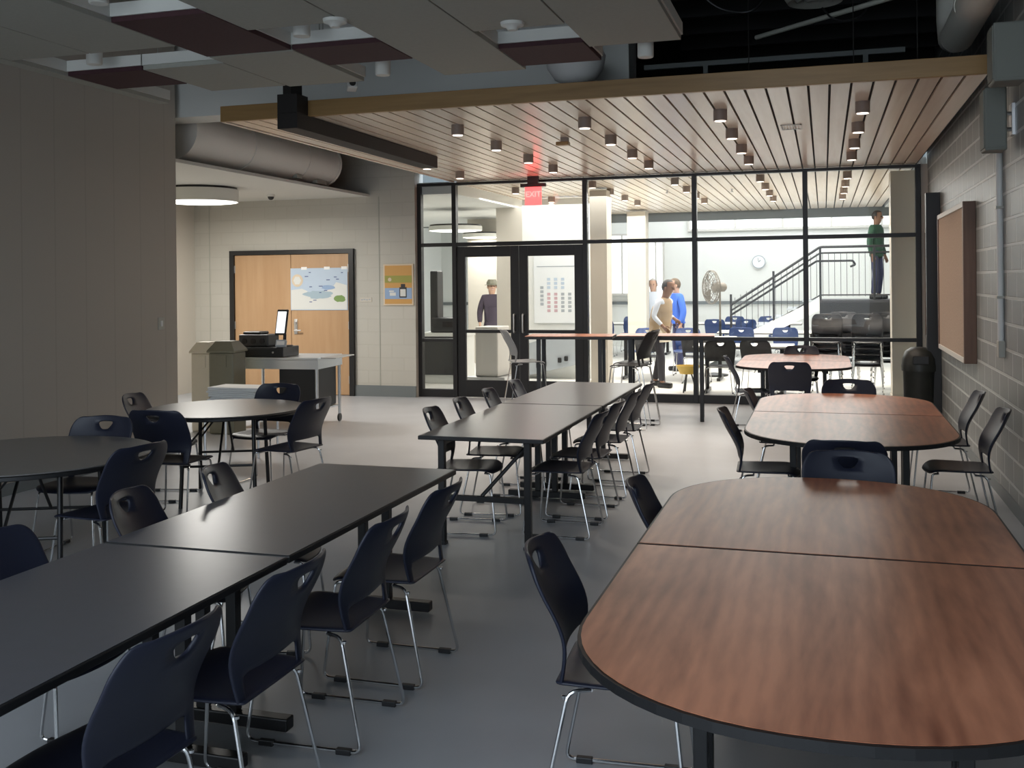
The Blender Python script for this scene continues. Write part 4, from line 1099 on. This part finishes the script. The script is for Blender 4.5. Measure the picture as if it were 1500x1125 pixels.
for i in range(20):
    a = 2*PI*i/20
    tube(c, [(q*math.cos(a), y, zc+q*math.sin(a)) for q, y in ((.02, -.145), (.16, -.138), (.25, -.12), (rf, -.07), (rf, -.03), (.2, .028), (.06, .035))], .0035, 5)
obj('cage', c, M['fan'], t, True)
t = thing('wall_clock', 'round white wall clock on the far white wall', 'clock', (-1.60, 26.99, 2.20))
c = BM(); tube(c, [(0, 0, 0), (0, -.04, 0)], .17, 32); obj('clock_case', c, M['p_grey'], t)
c = BM(); tube(c, [(0, -.04, 0), (0, -.044, 0)], .15, 32); obj('clock_face', c, M['boardw'], t)
c = BM(); tube(c, [(0, -.047, 0), (.05, -.047, .05)], .005, 6); tube(c, [(0, -.047, 0), (-.02, -.047, .11)], .004, 6); obj('clock_hands', c, M['black'], t)

# cafeteria tables and chairs
def cafe_table(x, y, l, w, label, rz=0):
    t = thing('cafeteria_table', label, 'table', (x, y, 0), rz, 'white cafeteria tables')
    c = BM(); bx(c, -l/2, l/2, -w/2, w/2, .715, .74, .004); obj('tabletop', c, M['whitetop'], t)
    c = BM(); bx(c, -l/2-.004, l/2+.004, -w/2-.004, w/2+.004, .70, .715); obj('edge_band', c, M['edge'], t)
    for s_ in (-1, 1):
        c = BM(); bx(c, s_*l*.38-.03, s_*l*.38+.03, -.03, .03, .05, .70); lg = obj('leg', c, M['black'], t)
        c = BM(); bx(c, s_*l*.38-.03, s_*l*.38+.03, -w*.42, w*.42, 0, .05, .005); obj('foot', c, M['black'], lg)
cafe_table(-2.6, 18.3, 2.2, .8, 'white cafeteria table just behind the person in the tan vest')
cafe_table(-1.2, 16.3, 1.5, .75, 'white cafeteria table close behind the middle panes')
cafe_table(-1.0, 20.6, 2.0, .8, 'white cafeteria table beside the foot of the stair')
cafe_table(-4.3, 24.4, 1.9, .8, 'white cafeteria table under the far windows')
cafe_table(-1.7, 24.6, 2.4, .8, 'white cafeteria table before the far wall behind the railing')
BC = None; g = 'blue cafeteria chairs'
bl = [(-4.9, 23.6, N_), (-4.2, 23.6, N_), (-4.6, 25.2, S_), (-2.4, 24.0, N_), (-1.7, 24.0, N_), (-1.0, 24.0, N_), (-2.1, 25.3, S_), (-1.3, 25.3, S_), (-1.5, 20.0, N_), (-.7, 20.0, N_), (-3.2, 19.0, S_), (-2.45, 19.05, S_)]
bll = ['blue chair under the far window, nearest the corridor', 'blue chair under the far window, beside the grey column', 'blue chair against the far window wall', 'blue chair at the far wall table, first of the near side', 'blue chair at the far wall table, middle of the near side', 'blue chair at the far wall table, last of the near side', 'blue chair behind the far wall table, below the fan', 'blue chair behind the far wall table, below the clock', 'blue chair at the stair foot table, nearer the fan', 'blue chair at the stair foot table, nearer the stair', 'blue chair behind the white table, beside the blue jacket', 'blue chair behind the white table, beside the fan pole']
for (x, y, rz), lb in zip(bl, bll):
    if BC is None: BC = make_chair('cafeteria_chair', M['blueshell'], 0, (x, y, 0), rz, lb, g)
    else: dup(BC, (x, y, 0), rz, lb, g)
KC = None; g = 'black cafeteria chairs'
bk = [(-2.9, 17.7, N_), (-2.1, 17.7, N_), (-1.55, 15.85, N_+.2), (-.95, 15.85, N_-.15), (-.55, 16.4, W_)]
bkl = ['black chair at the white table in front of the tan vest', 'black chair at the white table in front of the fan', 'black chair close behind the glass, farther from the stacks', 'black chair close behind the glass, nearer the stacks', 'black chair at the end of the close white table']
for (x, y, rz), lb in zip(bk, bkl):
    if KC is None: KC = make_chair('cafeteria_chair', M['blackshell'], 0, (x, y, 0), rz, lb, g)
    else: dup(KC, (x, y, 0), rz, lb, g)
for q, (x, y) in enumerate(((.02, 16.5), (.62, 16.5), (.30, 17.4), (.95, 17.3))):
    for k in range(5):
        dup(KC, (x, y-.012*k, .0+.088*k), S_+.05*(q-1.5), 'black chair in the %s stack behind the glass beside the tan pier' % ['first nearer', 'second nearer', 'first farther', 'second farther'][q], 'black chairs stacked beyond the glass')
# grey cabinet and dark equipment beyond the doors
t = thing('rolling_cabinet', 'light grey rolling cabinet behind the alcove side glass door', 'cabinet', (-5.22, 16.0, 0), RAD(-6))
c = BM(); bx(c, -.20, .20, -.25, .25, .22, 1.03, .02); obj('cabinet_body', c, M['speaker'] if 0 else M['lightframe'], t)
c = BM(); bx(c, -.34, .34, -.30, .30, .15, .22, .006); obj('base_tray', c, M['alu'], t)
for sx in (-1, 1):
    for sy_ in (-1, 1):
        c = BM(); tube(c, [(sx*.28-.015, sy_*.24, .075), (sx*.28+.015, sy_*.24, .075)], .075, 14); obj('caster', c, M['blackp'], t, True)
t = thing('drink_counter', 'pale counter with a dark cabinet seen through the narrow side pane', 'counter', (-6.35, 16.9, 0))
c = BM(); bx(c, -.45, .42, -.3, .3, .82, .88, .006); obj('counter_top', c, M['p_white'], t)
c = BM(); bx(c, -.35, .30, -.26, .3, .15, .82, .006); obj('cabinet_body', c, M['blackp'], t)
c = BM(); bx(c, -.43, -.36, -.26, .3, 0, .82); bx(c, .32, .40, -.26, .3, 0, .82); bx(c, -.36, .32, -.2, .3, 0, .15); obj('side_panel', c, M['p_white'], t)
t = thing('coffee_machine', 'black drinks machine with a tall back on the pale counter', 'machine', (-6.35, 16.9, .881))
c = BM(); bx(c, -.22, .30, -.22, .22, 0, .26, .03); obj('machine_body', c, M['blackp'], t)
c = BM(); bx(c, -.28, -.14, -.10, .20, .0, 1.08, .02); obj('tall_back', c, M['black'], t)
c = BM(); bx(c, .0, .2, -.235, -.22, .10, .20, .004); obj('front_panel', c, M['steelbeam'], t)
t = thing('yellow_bin', 'low yellow tub on the floor behind the middle pane', 'tub', (-2.05, 16.15, 0))
c = BM(); lathe(c, [(0, .30), (.12, .30), (.18, .42), (.19, .42), (.13, .29), (0, .29)], 20); obj('tub_bowl', c, M['yellow'], t, True)
c = BM()
for a in range(3): tube(c, [(.05*math.cos(a*2.1), .05*math.sin(a*2.1), .29), (.13*math.cos(a*2.1), .13*math.sin(a*2.1), 0)], .012, 8)
obj('tub_legs', c, M['black'], t, True)

# ------------------------------------------------------------------ light
wd = bpy.data.worlds.new('world'); SC.world = wd; wd.use_nodes = True
bg = wd.node_tree.nodes['Background']; bg.inputs[0].default_value = (.78, .89, 1.0, 1); bg.inputs[1].default_value = 2.45
area((-2.5, 19, 3.15), (0, 0, 0), 6.5, 6, 440, (1, .99, .96))
SC.view_settings.view_transform = 'Standard'
SC.view_settings.look = 'None'
SC.view_settings.exposure = 0.0
SC.cycles.use_denoising = True
SC.cycles.max_bounces = 8; SC.cycles.transparent_max_bounces = 12
SC.cycles.sample_clamp_indirect = 6
SC.cycles.caustics_reflective = False; SC.cycles.caustics_refractive = False
